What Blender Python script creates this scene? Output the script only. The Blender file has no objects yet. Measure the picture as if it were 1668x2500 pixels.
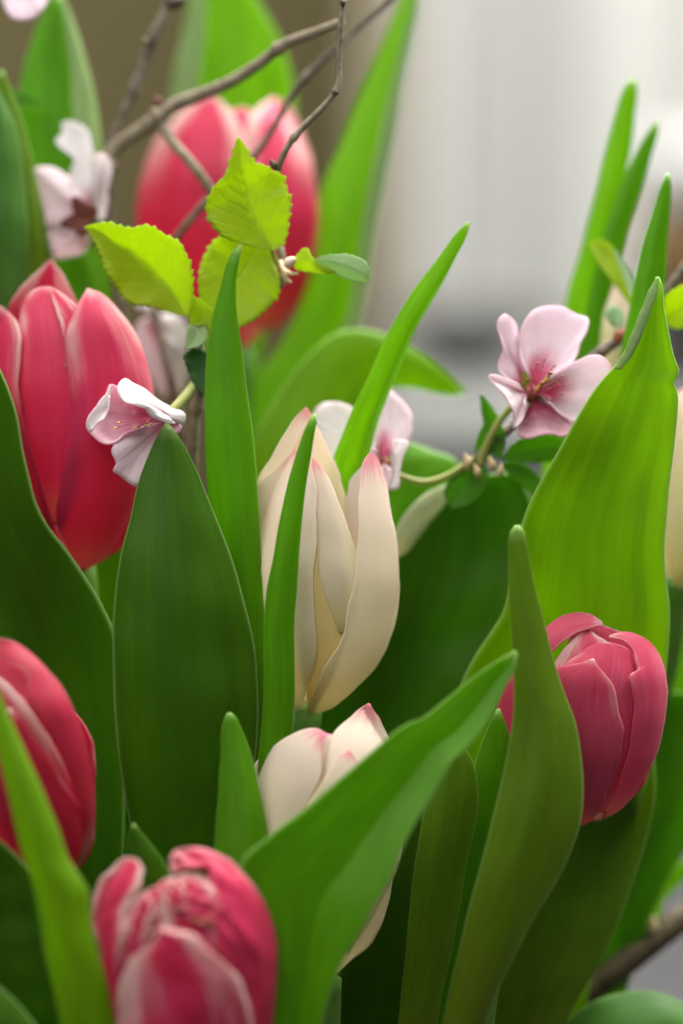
import bpy, math, random
import numpy as np
from mathutils import Vector, Matrix

random.seed(7)
SC = bpy.context.scene
COL = SC.collection

# ------------------------------------------------------------------ camera
FOCUS = 0.55                      # metres to the plane of sharp focus
PITCH = math.radians(10)
KPX = 6875.0                      # photograph pixels per unit of tangent
FWD = np.array((0, math.cos(PITCH), -math.sin(PITCH)))
UPV = np.array((0, math.sin(PITCH), math.cos(PITCH)))
RGT = np.array((1.0, 0, 0))
EYE = -FOCUS * FWD
cd = bpy.data.cameras.new('camera')
cam = bpy.data.objects.new('camera', cd)
COL.objects.link(cam)
cam.location = EYE
cam.rotation_euler = (math.pi / 2 - PITCH, 0, 0)
cd.sensor_fit = 'VERTICAL'
cd.sensor_height = 36
cd.lens = 36 * KPX / 2500
cd.clip_start = 0.02
cd.clip_end = 50
cd.dof.use_dof = True
cd.dof.focus_distance = FOCUS
cd.dof.aperture_fstop = 3.7
SC.camera = cam

# ------------------------------------------------------------------ light
w = bpy.data.worlds.new('World')
SC.world = w
w.use_nodes = True
bg = w.node_tree.nodes['Background']
bg.inputs[0].default_value = (0.92, 0.96, 1.0, 1)
bg.inputs[1].default_value = 0.10


def area(name, loc, target, size, power, color):
    l = bpy.data.lights.new(name, 'AREA')
    l.shape = 'RECTANGLE'
    l.size, l.size_y = size
    l.energy = power
    l.color = color
    o = bpy.data.objects.new(name, l)
    COL.objects.link(o)
    o.location = loc
    d = Vector(target) - Vector(loc)
    o.rotation_euler = d.to_track_quat('-Z', 'Y').to_euler()
    return o


area('window_light', (0.30, 0.55, 1.05), (0, 0, 0.02), (1.3, 0.9), 66, (1.0, 0.98, 0.94))
area('curtain_window_light', (0.68, 1.42, 0.30), (0.68, 0.0, 0.30), (1.2, 1.6), 19, (1.0, 0.99, 0.97))
area('near_fill_light', (-0.20, -0.16, 0.46), (0, 0.04, 0.08), (0.7, 0.5), 3.1, (1.0, 0.98, 0.96))  # unseen fill lamp added close above so brightness falls off downward

SC.cycles.max_bounces = 6
SC.cycles.diffuse_bounces = 4
SC.cycles.glossy_bounces = 2
SC.cycles.transmission_bounces = 4
SC.view_settings.view_transform = 'Standard'
SC.view_settings.look = 'None'
SC.view_settings.exposure = 0.35
SC.view_settings.gamma = 1


# ------------------------------------------------------------------ helpers
def P(px, py, zc):
    """photograph pixel + centimetres behind the focus plane -> world point"""
    d = FOCUS + zc * 0.01
    return EYE + d * (FWD + RGT * ((px - 834) / KPX) + UPV * ((1250 - py) / KPX))


PX = FOCUS / KPX * 100            # centimetres per pixel at the focus plane


def pts(s):
    if not isinstance(s, str):
        return np.array(s, float)
    return np.array([[float(v) for v in p.split(',')] for p in s.split()])


def curve(poly, n, smooth=True):
    """n points evenly spaced along a smooth curve through poly"""
    p = np.array(poly, float)
    if len(p) == 1:
        return np.repeat(p, n, 0)
    seg = np.maximum(np.linalg.norm(np.diff(p[:, :2], axis=0), axis=1), 1e-6)
    t = np.concatenate([[0], np.cumsum(seg)])
    T = np.linspace(0, t[-1], max(n * 4, 200))
    if smooth and len(p) > 2:
        dl = np.diff(p, axis=0) / seg[:, None]
        m = np.zeros_like(p)
        m[0], m[-1] = dl[0], dl[-1]
        for i in range(1, len(p) - 1):
            a, b = seg[i - 1], seg[i]
            m[i] = (dl[i - 1] * b + dl[i] * a) / (a + b)
        idx = np.clip(np.searchsorted(t, T, side='right') - 1, 0, len(seg) - 1)
        h = seg[idx][:, None]
        x = ((T - t[idx]) / seg[idx])[:, None]
        q = ((2*x**3 - 3*x**2 + 1) * p[idx] + (x**3 - 2*x**2 + x) * h * m[idx]
             + (-2*x**3 + 3*x**2) * p[idx + 1] + (x**3 - x**2) * h * m[idx + 1])
    else:
        q = np.stack([np.interp(T, t, p[:, k]) for k in range(p.shape[1])], 1)
    s = np.concatenate([[0], np.cumsum(np.linalg.norm(np.diff(q[:, :2], axis=0), axis=1))])
    S = np.linspace(0, s[-1], n)
    return np.stack([np.interp(S, s, q[:, k]) for k in range(q.shape[1])], 1)


def knots(v, n):
    v = [v] if np.isscalar(v) else list(v)
    if len(v) == 1:
        return np.full(n, float(v[0]))
    x = np.linspace(0, 1, len(v))
    t = np.linspace(0, 1, n)
    f = np.interp(t, x, v)
    k = max(3, n // (2 * len(v)))
    pad = np.concatenate([np.full(k, f[0]), f, np.full(k, f[-1])])
    return np.convolve(pad, np.ones(2*k + 1) / (2*k + 1), 'valid')


def wob(n, amp, freq, rng):
    """smooth random wobble along n samples"""
    x = np.linspace(0, 1, n)
    o = np.zeros(n)
    for k in range(1, 4):
        o += rng.uniform(-1, 1) / k * np.sin(2*np.pi*(freq * k * x + rng.random()))
    return amp * o


def empty(name, loc):
    o = bpy.data.objects.new(name, None)
    COL.objects.link(o)
    o.empty_display_size = 0.01
    o.location = loc
    return o


def tag(o, label=None, cat=None, group=None, kind=None):
    if label:
        o['label'] = label
    if cat:
        o['category'] = cat
    if group:
        o['group'] = group
    if kind:
        o['kind'] = kind
    return o


def mesh_obj(name, verts, faces, mat, parent=None, uvs=None, thick=0.0, origin=None):
    """one mesh object; verts in world space, origin moved to the first vertex (or the given point)"""
    v = np.array(verts, float)
    org = np.array(origin if origin is not None else v[-1], float)
    me = bpy.data.meshes.new(name)
    me.from_pydata([tuple(p) for p in (v - org)], [], faces)
    if uvs is not None:
        lay = me.uv_layers.new(name='UVMap')
        li = np.zeros(len(me.loops), np.int32)
        me.loops.foreach_get('vertex_index', li)
        lay.data.foreach_set('uv', np.array(uvs, np.float32)[li].ravel())
    me.polygons.foreach_set('use_smooth', [True] * len(me.polygons))
    me.materials.append(mat)
    me.update()
    o = bpy.data.objects.new(name, me)
    COL.objects.link(o)
    o.location = org
    if parent is not None:
        o.parent = parent
        ploc = np.array(world_loc(parent))
        o.location = org - ploc
    if thick:
        s = o.modifiers.new('thickness', 'SOLIDIFY')
        s.thickness = thick
        s.offset = 0
        s.use_even_offset = False
    return o


def world_loc(o):
    l = Vector(o.location)
    while o.parent is not None:
        o = o.parent
        l = l + Vector(o.location)
    return l


def grid_faces(nr, nc):
    return [(r*nc + c, r*nc + c + 1, (r+1)*nc + c + 1, (r+1)*nc + c)
            for r in range(nr - 1) for c in range(nc - 1)]


def tube(name, path, radius, mat, parent=None, sides=12, n=None, rough=0.0, nodes=(), seed=1):
    """round tapered stem through world points; radius in metres (scalar or knots)"""
    p = np.array(path, float)
    n = n or max(8, len(p) * 10)
    seg = np.concatenate([[0], np.cumsum(np.linalg.norm(np.diff(p, axis=0), axis=1))])
    # smooth in 3-D
    q = curve(np.concatenate([p[:, [0, 2]], p[:, [1]]], 1), n)
    q = q[:, [0, 2, 1]]
    rad = knots(radius, n).copy()
    rng = np.random.default_rng(seed)
    if rough:
        rad *= 1 + rough * (rng.random(n) - 0.5)
        for f in nodes:
            rad *= 1 + 0.45 * np.exp(-((np.linspace(0, 1, n) - f) / 0.012) ** 2)
    tan = np.gradient(q, axis=0)
    tan /= np.linalg.norm(tan, axis=1)[:, None]
    ref = np.array((0.3, 1, 0.1))
    vs, uv = [], []
    for i in range(n):
        a = np.cross(tan[i], ref)
        a /= np.linalg.norm(a)
        b = np.cross(tan[i], a)
        for k in range(sides):
            th = 2*math.pi*k/sides
            jr = 1 + (rough * 0.5 * (rng.random() - 0.5) if rough else 0)
            vs.append(q[i] + rad[i]*jr*(math.cos(th)*a + math.sin(th)*b))
            uv.append((k/sides, i/(n-1)))
    fs = [(i*sides + k, i*sides + (k+1) % sides, (i+1)*sides + (k+1) % sides, (i+1)*sides + k)
          for i in range(n-1) for k in range(sides)]
    vs.append(q[0] - tan[0]*rad[0]*0.6)
    uv.append((0.5, 0))
    vs.append(q[-1] + tan[-1]*rad[-1]*0.6)
    uv.append((0.5, 1))
    a, b = len(vs) - 2, len(vs) - 1
    fs += [(a, (k+1) % sides, k) for k in range(sides)]
    fs += [(b, (n-1)*sides + k, (n-1)*sides + (k+1) % sides) for k in range(sides)]
    return mesh_obj(name, vs, fs, mat, parent, uv)


# ------------------------------------------------------------------ materials
class NT:
    def __init__(self, name):
        self.m = bpy.data.materials.new(name)
        self.m.use_nodes = True
        self.t = self.m.node_tree
        self.t.nodes.clear()
        self.out = self.t.nodes.new('ShaderNodeOutputMaterial')

    def n(self, kind, **kw):
        nd = self.t.nodes.new('ShaderNode' + kind)
        for k, v in kw.items():
            setattr(nd, k, v)
        return nd

    def set(self, sock, v):
        if hasattr(v, 'links') or isinstance(v, bpy.types.NodeSocket):
            self.t.links.new(v, sock)
        else:
            if isinstance(v, tuple) and len(v) == 3 and sock.type == 'RGBA':
                v = v + (1,)
            sock.default_value = v

    def math(self, op, a, b=0.0, c=0.0, clamp=False):
        nd = self.n('Math', operation=op, use_clamp=clamp)
        for s, v in zip(nd.inputs, (a, b, c)):
            self.set(s, v)
        return nd.outputs[0]

    def mix(self, f, a, b, blend='MIX'):
        nd = self.n('Mix', data_type='RGBA', blend_type=blend)
        self.set(nd.inputs[0], f)
        self.set(nd.inputs[6], a)
        self.set(nd.inputs[7], b)
        return nd.outputs[2]

    def ss(self, v, lo, hi):
        nd = self.n('MapRange', interpolation_type='SMOOTHSTEP')
        self.set(nd.inputs[0], v)
        self.set(nd.inputs[1], lo)
        self.set(nd.inputs[2], hi)
        return nd.outputs[0]

    def uv(self):
        tc = self.n('TexCoord')
        sp = self.n('SeparateXYZ')
        self.t.links.new(tc.outputs['UV'], sp.inputs[0])
        return sp.outputs[0], sp.outputs[1], tc

    def vec(self, x, y, z=0.0):
        c = self.n('CombineXYZ')
        for s, v in zip(c.inputs, (x, y, z)):
            self.set(s, v)
        return c.outputs[0]

    def noise(self, vec, scale=1.0, detail=3.0, rough=0.5):
        nd = self.n('TexNoise')
        self.set(nd.inputs['Vector'], vec)
        nd.inputs['Scale'].default_value = scale
        nd.inputs['Detail'].default_value = detail
        nd.inputs['Roughness'].default_value = rough
        return nd.outputs[0]

    def bump(self, h, strength, dist):
        nd = self.n('Bump')
        self.set(nd.inputs['Height'], h)
        nd.inputs['Strength'].default_value = strength
        nd.inputs['Distance'].default_value = dist
        return nd.outputs[0]

    def finish(self, color, trans=None, tfac=0.0, rough=0.5, normal=None, spec=0.5, sheen=0.0, sheen_tint=(1, 1, 1), coat=0.0):
        p = self.n('BsdfPrincipled')
        self.set(p.inputs['Base Color'], color)
        self.set(p.inputs['Roughness'], rough)
        p.inputs['Specular IOR Level'].default_value = spec
        p.inputs['Sheen Weight'].default_value = sheen
        p.inputs['Sheen Roughness'].default_value = 0.35
        p.inputs['Sheen Tint'].default_value = sheen_tint + (1,)
        p.inputs['Coat Weight'].default_value = coat
        if normal is not None:
            self.set(p.inputs['Normal'], normal)
        res = p.outputs[0]
        if trans is not None:
            tr = self.n('BsdfTranslucent')
            self.set(tr.inputs[0], trans)
            if normal is not None:
                self.set(tr.inputs['Normal'], normal)
            mx = self.n('MixShader')
            self.set(mx.inputs[0], tfac)
            self.t.links.new(res, mx.inputs[1])
            self.t.links.new(tr.outputs[0], mx.inputs[2])
            res = mx.outputs[0]
        self.t.links.new(res, self.out.inputs[0])
        return self.m


_cache = {}


def leaf_mat(kind='mid', seed=0):
    key = ('leaf', kind, seed % 4)
    if key in _cache:
        return _cache[key]
    base, tr = {
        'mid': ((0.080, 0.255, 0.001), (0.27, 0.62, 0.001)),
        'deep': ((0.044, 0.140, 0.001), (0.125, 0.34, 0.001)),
        'lime': ((0.125, 0.335, 0.001), (0.42, 0.80, 0.001)),
        'warm': ((0.120, 0.295, 0.001), (0.43, 0.74, 0.001)),
        'olive': ((0.090, 0.215, 0.003), (0.30, 0.50, 0.003)),
        'blue': ((0.075, 0.215, 0.040), (0.20, 0.48, 0.040)),
        'pale_sheen': ((0.25, 0.40, 0.18), (0.28, 0.50, 0.14)),  # grazing sheen on folded edges, painted as a pale leaf colour
        'bright_sheen': ((0.50, 0.58, 0.45), (0.5, 0.6, 0.42)),  # window reflection on the curled edge, put into the colour
    }[kind]
    t = NT('tulip_leaf_' + kind)
    u, v, tc = t.uv()
    off = seed % 4 * 7.3
    fine = t.noise(t.vec(t.math('MULTIPLY', u, 55.0), t.math('MULTIPLY', v, 2.2), off), 1.0, 3.0)
    broad = t.noise(t.vec(t.math('MULTIPLY', u, 7.0), t.math('MULTIPLY', v, 1.4), off + 3), 1.0, 2.0)
    blot = t.noise(t.vec(t.math('MULTIPLY', u, 5.0), t.math('MULTIPLY', v, 9.0), off + 9), 1.0, 4.0)
    k = t.math('ADD', t.math('MULTIPLY', fine, 0.20), t.math('ADD', t.math('MULTIPLY', broad, 0.28), t.math('MULTIPLY', blot, 0.40)))
    lines = t.noise(t.vec(t.math('MULTIPLY', u, 130.0), t.math('MULTIPLY', v, 1.6), off + 5), 1.0, 2.0)
    k = t.math('ADD', k, t.math('ADD', 0.43, t.math('MULTIPLY', lines, 0.26)))
    fl = t.noise(t.vec(t.math('MULTIPLY', u, 22.0), t.math('MULTIPLY', v, 60.0), off + 12), 1.0, 2.0)
    fleck = t.math('MULTIPLY', t.ss(fl, 0.70, 0.80), 0.12)
    e = t.math('ABSOLUTE', t.math('SUBTRACT', t.math('MULTIPLY', u, 2.0), 1.0))
    rim = t.math('MULTIPLY', t.ss(e, 0.955, 1.0), 0.75)
    tip = t.math('MULTIPLY', t.ss(v, 0.968, 1.0), 0.7)
    base_y = t.ss(v, 0.70, 0.15) if kind == 'olive' else t.ss(v, 0.35, 0.0)
    yel = (0.13, 0.15, 0.010) if kind == 'olive' else tuple(a*b for a, b in zip(base, (1.7, 1.2, 0.8)))
    pale = t.math('MAXIMUM', rim, tip)

    def col(c, cy, cpale):
        x = t.mix(t.math('MULTIPLY', broad, 0.55), c, cy)
        x = t.mix(t.math('MULTIPLY', base_y, 0.75 if kind == 'olive' else 0.35), x, cy)
        kk = t.n('Mix', data_type='RGBA', blend_type='MULTIPLY')
        kk.inputs[0].default_value = 1
        t.set(kk.inputs[6], x)
        cc = t.n('CombineColor')
        for s in cc.inputs:
            t.set(s, k)
        t.t.links.new(cc.outputs[0], kk.inputs[7])
        return t.mix(pale, t.mix(fleck, kk.outputs[2], cpale), cpale)
    c1 = col(base, yel, (0.30, 0.46, 0.14))
    c2 = col(tr, tuple(a*b for a, b in zip(tr, (1.45, 1.08, 0.8))), (0.55, 0.75, 0.25))
    nb = t.bump(t.math('ADD', fine, lines), 0.14, 0.0004)
    _cache[key] = t.finish(c1, c2, 0.46, 0.45, nb, 0.26, 0.03, (0.75, 0.95, 0.80))
    return _cache[key]


def petal_mat(kind, seed=0, tone='std'):
    key = ('petal', kind, seed % 4, tone)
    if key in _cache:
        return _cache[key]
    t = NT('tulip_petal_' + kind)
    u, v, tc = t.uv()
    off = seed % 4 * 5.1
    fine = t.noise(t.vec(t.math('MULTIPLY', u, 42.0), t.math('MULTIPLY', v, 2.6), off), 1.0, 4.0, 0.6)
    broad = t.noise(t.vec(t.math('MULTIPLY', u, 5.0), t.math('MULTIPLY', v, 2.2), off + 4), 1.0, 3.0)
    e = t.math('ABSOLUTE', t.math('SUBTRACT', t.math('MULTIPLY', u, 2.0), 1.0))
    jitter = t.math('ADD', t.math('MULTIPLY', t.math('SUBTRACT', fine, 0.5), 0.95), t.math('MULTIPLY', t.math('SUBTRACT', broad, 0.5), 0.9))
    if kind in ('pink', 'pinkwhite', 'pinktip', 'pinktop'):
        lo = {'pink': 0.80, 'pinkwhite': 0.38, 'pinktip': 0.50, 'pinktop': 0.30}[kind]
        ev = t.math('ADD', t.math('ADD', e, t.math('MULTIPLY', jitter, 1.35 if kind == 'pinkwhite' else 1.0)), t.math('MULTIPLY', t.math('SUBTRACT', v, 0.72), 0.45))
        white = t.ss(ev, lo, lo + 0.62)
        if kind in ('pink', 'pinktip'):
            white = t.math('MULTIPLY', white, t.ss(t.noise(t.vec(u, t.math('MULTIPLY', v, 2.2 if kind == 'pinktip' else 3.5), off), 1.7, 2.0), 0.40, 0.60))
        tip = t.ss(t.math('ADD', v, t.math('MULTIPLY', jitter, 0.12)), 0.93, 1.0)
        white = t.math('MAXIMUM', t.math('MULTIPLY', white, t.ss(v, 0.50, 0.86) if kind in ('pinktip', 'pinktop') else t.ss(v, 0.18, 0.62)), t.math('MULTIPLY', tip, 0.85))
        base = t.ss(v, 0.20, 0.0)
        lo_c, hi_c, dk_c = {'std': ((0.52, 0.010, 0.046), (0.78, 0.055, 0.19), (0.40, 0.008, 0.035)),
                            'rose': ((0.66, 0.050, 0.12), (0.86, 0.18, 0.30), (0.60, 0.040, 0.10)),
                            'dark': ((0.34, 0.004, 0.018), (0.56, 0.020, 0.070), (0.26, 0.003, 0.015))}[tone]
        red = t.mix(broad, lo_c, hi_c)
        red = t.mix(t.math('MULTIPLY', t.ss(v, 0.75, 0.15), 0.55), red, dk_c)  # shade on the lower petal painted in as deeper crimson
        red = t.mix(t.math('MULTIPLY', fine, 0.45), red, (0.80, 0.10, 0.20))
        vein = t.noise(t.vec(t.math('MULTIPLY', u, 110.0), t.math('MULTIPLY', v, 2.0), off + 8), 1.0, 2.0)
        red = t.mix(t.math('MULTIPLY', t.ss(vein, 0.45, 0.7), 0.40), red, dk_c)
        fleck = t.ss(t.noise(t.vec(t.math('MULTIPLY', u, 14.0), t.math('MULTIPLY', v, 3.0), off + 6), 1.0, 4.0, 0.65), 0.62, 0.78)
        red = t.mix(t.math('MULTIPLY', fleck, 0.55), red, (0.82, 0.38, 0.40))
        c = t.mix(t.math('MULTIPLY', white, 0.90), red, (0.84, 0.60, 0.55))
        c = t.mix(t.math('MULTIPLY', base, 0.55), c, (0.60, 0.42, 0.22))
        tr = t.mix(t.math('MULTIPLY', white, 0.9), (0.90, 0.045, 0.17), (0.92, 0.68, 0.64))
        tf, ro, sp = 0.42, 0.40, 0.36
    elif kind == 'cream':
        tipz = t.ss(t.math('ADD', v, t.math('MULTIPLY', jitter, 0.22)), 0.86, 0.99)
        blush = t.math('MULTIPLY', t.ss(t.math('ADD', v, t.math('MULTIPLY', jitter, 0.35)), 0.42, 0.88), 0.55)
        c = t.mix(t.ss(v, 0.0, 0.36), (0.90, 0.78, 0.38), (0.94, 0.87, 0.67))
        c = t.mix(blush, c, (0.92, 0.76, 0.76))
        c = t.mix(t.math('MULTIPLY', tipz, 0.85), c, (0.80, 0.11, 0.29))
        c = t.mix(t.math('MULTIPLY', fine, 0.16), c, (0.88, 0.80, 0.66))
        bruise = t.ss(t.noise(t.vec(t.math('MULTIPLY', u, 4.0), t.math('MULTIPLY', v, 5.0), off + 2), 1.0, 4.0), 0.52, 0.75)
        c = t.mix(t.math('MULTIPLY', bruise, 0.22), c, (0.84, 0.72, 0.42))
        c = t.mix(t.math('MULTIPLY', t.ss(v, 0.10, 0.0), 0.5), c, (0.42, 0.48, 0.12))
        tr = t.mix(0.5, c, (0.97, 0.88, 0.66))
        tf, ro, sp = 0.48, 0.5, 0.28
    elif kind == 'inside':      # yellow inner face of the cream tulip
        c = t.mix(broad, (0.84, 0.66, 0.26), (0.88, 0.76, 0.42))
        tr = (0.92, 0.74, 0.34)
        tf, ro, sp = 0.30, 0.5, 0.3
    elif kind == 'pale':        # white inner face near the rim
        c = t.mix(t.ss(v, 0.2, 0.9), (0.82, 0.70, 0.60), (0.86, 0.78, 0.76))
        tr = (0.9, 0.8, 0.75)
        tf, ro, sp = 0.40, 0.5, 0.3
    nb = t.bump(t.math('ADD', fine, t.math('MULTIPLY', broad, 0.8)), 0.25, 0.0006)
    _cache[key] = t.finish(c, tr, tf, ro, nb, sp, 0.10, (1, 0.9, 0.9))
    return _cache[key]


def blossom_mat(kind):
    key = ('bl', kind)
    if key in _cache:
        return _cache[key]
    t = NT('cherry_petal_' + kind)
    u, v, tc = t.uv()
    vein = t.noise(t.vec(t.math('MULTIPLY', u, 34.0), t.math('MULTIPLY', v, 2.0), 1.0), 1.0, 3.0)
    blot = t.noise(t.vec(t.math('MULTIPLY', u, 6.0), t.math('MULTIPLY', v, 5.0), 2.0), 1.0, 3.0)
    lo, hi, mid, rim = {
        'pink': (0.14, 0.58, (0.56, 0.06, 0.16), (0.92, 0.78, 0.85)),
        'white': (0.0, 0.30, (0.75, 0.45, 0.50), (0.88, 0.83, 0.84)),
        'rose': (0.12, 1.05, (0.54, 0.05, 0.14), (0.90, 0.60, 0.68)),
        'blush': (0.02, 0.50, (0.76, 0.32, 0.42), (0.90, 0.76, 0.80)),
    }[kind]
    f = t.ss(t.math('ADD', v, t.math('MULTIPLY', t.math('SUBTRACT', vein, 0.5), 0.35)), lo, hi)
    c = t.mix(f, mid, rim)
    c = t.mix(t.math('MULTIPLY', t.ss(blot, 0.5, 0.75), 0.45), c, (0.90, 0.86, 0.86))
    c = t.mix(t.math('MULTIPLY', t.ss(v, 0.95, 1.0), 0.35), c, (0.86, 0.45, 0.56))
    nb = t.bump(t.math('ADD', vein, t.math('MULTIPLY', blot, 1.4)), 0.28, 0.0007)
    _cache[key] = t.finish(c, c, 0.45, 0.55, nb, 0.3, 0.1)
    return _cache[key]


def cherry_leaf_mat(kind):
    key = ('cl', kind)
    if key in _cache:
        return _cache[key]
    base, tr = {
        'lime': ((0.31, 0.46, 0.010), (0.66, 0.85, 0.015)),
        'green': ((0.08, 0.24, 0.015), (0.25, 0.52, 0.02)),
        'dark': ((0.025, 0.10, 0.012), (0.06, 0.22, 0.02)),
        'pale': ((0.30, 0.46, 0.22), (0.40, 0.58, 0.25)),
        'mint': ((0.42, 0.62, 0.42), (0.45, 0.65, 0.4)),
    }[kind]
    t = NT('cherry_leaf_' + kind)
    u, v, tc = t.uv()
    # side veins run obliquely from the midrib
    a = t.math('ABSOLUTE', t.math('SUBTRACT', t.math('MULTIPLY', u, 2.0), 1.0))
    ph = t.math('SUBTRACT', t.math('MULTIPLY', v, 62.0), t.math('MULTIPLY', a, 17.0))
    ph = t.math('ADD', ph, t.math('MULTIPLY', t.noise(tc.outputs['UV'], 4.0, 3.0), 5.0))
    wav = t.math('SINE', ph)
    vein = t.ss(wav, 0.80, 1.0)
    midrib = t.ss(a, 0.055, 0.0)
    v2 = t.math('MAXIMUM', t.math('MULTIPLY', vein, 0.30), midrib)
    no = t.noise(tc.outputs['UV'], 9.0, 5.0, 0.6)
    mott = t.noise(tc.outputs['UV'], 3.0, 3.0)
    lite = tuple(min(1, x*1.5 + 0.05) for x in base)
    c = t.mix(t.math('MULTIPLY', mott, 0.7), base, tuple(x*y for x, y in zip(base, (1.25, 0.95, 0.8))))
    spot = t.ss(t.noise(tc.outputs['UV'], 7.0, 4.0, 0.7), 0.62, 0.72)
    c = t.mix(t.math('MULTIPLY', spot, 0.4), c, tuple(x*y for x, y in zip(base, (0.5, 0.6, 0.6))))
    c = t.mix(t.math('MULTIPLY', v2, 0.55), c, lite)
    c = t.mix(t.math('MULTIPLY', t.ss(a, 0.93, 1.0), 0.55), c, tuple(x*y for x, y in zip(base, (0.45, 0.62, 0.6))))
    tr2 = t.mix(t.math('MULTIPLY', v2, 0.4), tr, tuple(x*0.72 for x in tr))
    h = t.math('SUBTRACT', t.math('MULTIPLY', no, 0.5), v2)
    nb = t.bump(h, 0.45, 0.0006)
    _cache[key] = t.finish(c, tr2, 0.48, 0.5, nb, 0.35, 0.12, (0.9, 1, 0.8))
    return _cache[key]


def plain(name, c1, c2, rough=0.6, scale=60, trans=None, tf=0.0, spec=0.4, bump=0.3):
    key = ('plain', name)
    if key in _cache:
        return _cache[key]
    t = NT(name)
    tc = t.n('TexCoord')
    no = t.noise(tc.outputs['Object'], scale, 5.0, 0.6)
    c = t.mix(t.ss(no, 0.3, 0.7), c1, c2)
    nb = t.bump(no, bump, 0.0008)
    _cache[key] = t.finish(c, trans, tf, rough, nb, spec)
    return _cache[key]


M_BARK = plain('twig_bark', (0.065, 0.048, 0.034), (0.20, 0.155, 0.115), 0.7, 420, bump=0.6)
M_BARKPALE = plain('twig_bark_pale', (0.15, 0.12, 0.075), (0.27, 0.22, 0.15), 0.7, 420, bump=0.5)
M_BARKDARK = plain('twig_bark_dark', (0.025, 0.015, 0.008), (0.075, 0.045, 0.02), 0.7, 350, bump=0.6)
M_STEM = plain('tulip_stem', (0.10, 0.26, 0.03), (0.16, 0.34, 0.05), 0.5, 120, (0.3, 0.5, 0.05), 0.2)
M_PEDICEL = plain('blossom_stalk', (0.28, 0.36, 0.08), (0.42, 0.40, 0.13), 0.5, 300, (0.5, 0.55, 0.15), 0.25)
M_SEPAL = plain('blossom_sepal', (0.10, 0.022, 0.014), (0.20, 0.05, 0.03), 0.55, 300, (0.3, 0.06, 0.03), 0.2)
M_CALYX = plain('blossom_calyx', (0.16, 0.03, 0.02), (0.32, 0.10, 0.05), 0.55, 500)
M_GREENSEPAL = plain('blossom_green_sepal', (0.22, 0.30, 0.03), (0.34, 0.42, 0.05), 0.5, 300, (0.5, 0.55, 0.05), 0.3)
M_FILAMENT = plain('stamen_filament', (0.42, 0.04, 0.12), (0.60, 0.12, 0.22), 0.45, 300)
M_ANTHER = plain('stamen_anther', (0.16, 0.05, 0.03), (0.30, 0.12, 0.05), 0.6, 900)
M_PISTIL = plain('pistil', (0.55, 0.36, 0.08), (0.66, 0.30, 0.10), 0.45, 400)
M_YELLOW = plain('yellow_anther', (0.75, 0.45, 0.08), (0.85, 0.55, 0.15), 0.6, 900)
M_BUD = plain('bud_scale', (0.40, 0.26, 0.12), (0.60, 0.48, 0.26), 0.55, 500)
M_BUDCREAM = plain('bud_cream', (0.70, 0.60, 0.40), (0.80, 0.55, 0.42), 0.5, 300)


# ------------------------------------------------------------------ builders
def leaf(label, L, R, z, kind='mid', bulge=-0.12, tilt=0.0, crease=None, curl_l=None, curl_r=None,
         nr=70, nc=26, seed=0, wave=0.03, thick=0.0005, smooth=True, name='tulip_leaf', parent=None, mat=None):
    """strap leaf from its two edges (tip first). bulge/tilt/crease/curl are fractions of the local width, + = away"""
    rng = np.random.default_rng(seed + 11)
    l, r = curve(pts(L), nr, smooth), curve(pts(R), nr, smooth)
    zc = knots(z, nr)
    wv = wob(nr, wave, 1.6, rng)
    wv2 = wob(nr, wave * 0.6, 3.1, rng)
    vs, uv = [], []
    wid = np.linalg.norm(l - r, axis=1)
    kw = max(2, nr // 9)
    wid = np.minimum(np.convolve(np.pad(wid, kw, 'edge'), np.ones(2*kw + 1) / (2*kw + 1), 'valid'), wid * 2.5 + 3)
    jl, jr = wob(nr, 1.1, 4.3, rng), wob(nr, 1.1, 4.3, rng)
    l = l + np.stack([jl, jl * 0.4], 1)
    r = r + np.stack([jr, jr * 0.4], 1)
    for i in range(nr):
        wpx = wid[i]
        for j in range(nc):
            u = j / (nc - 1)
            f = bulge * (1 - (2*u - 1)**2) + tilt * (u - 0.5)
            f += wv[i] * math.sin(math.pi * 1.5 * u + 0.6) + wv2[i] * math.cos(4.2 * u)
            if crease:
                u0, a = crease
                f += a * (u / u0 if u < u0 else (1 - u) / (1 - u0))
            if curl_l and u < curl_l[0]:
                f += curl_l[1] * ((curl_l[0] - u) / curl_l[0])
            if curl_r and u > 1 - curl_r[0]:
                f += curl_r[1] * ((u - 1 + curl_r[0]) / curl_r[0])
            x, y = l[i] * (1 - u) + r[i] * u
            vs.append(P(x, y, zc[i] + f * wpx * PX))
            uv.append((u, 1 - i / (nr - 1)))
    o = mesh_obj(name, vs, grid_faces(nr, nc), mat or leaf_mat(kind, seed), parent, uv, thick)
    if label and parent is None:
        tag(o, label, 'leaf', 'tulip leaves of the bouquet')
    return o


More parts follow.
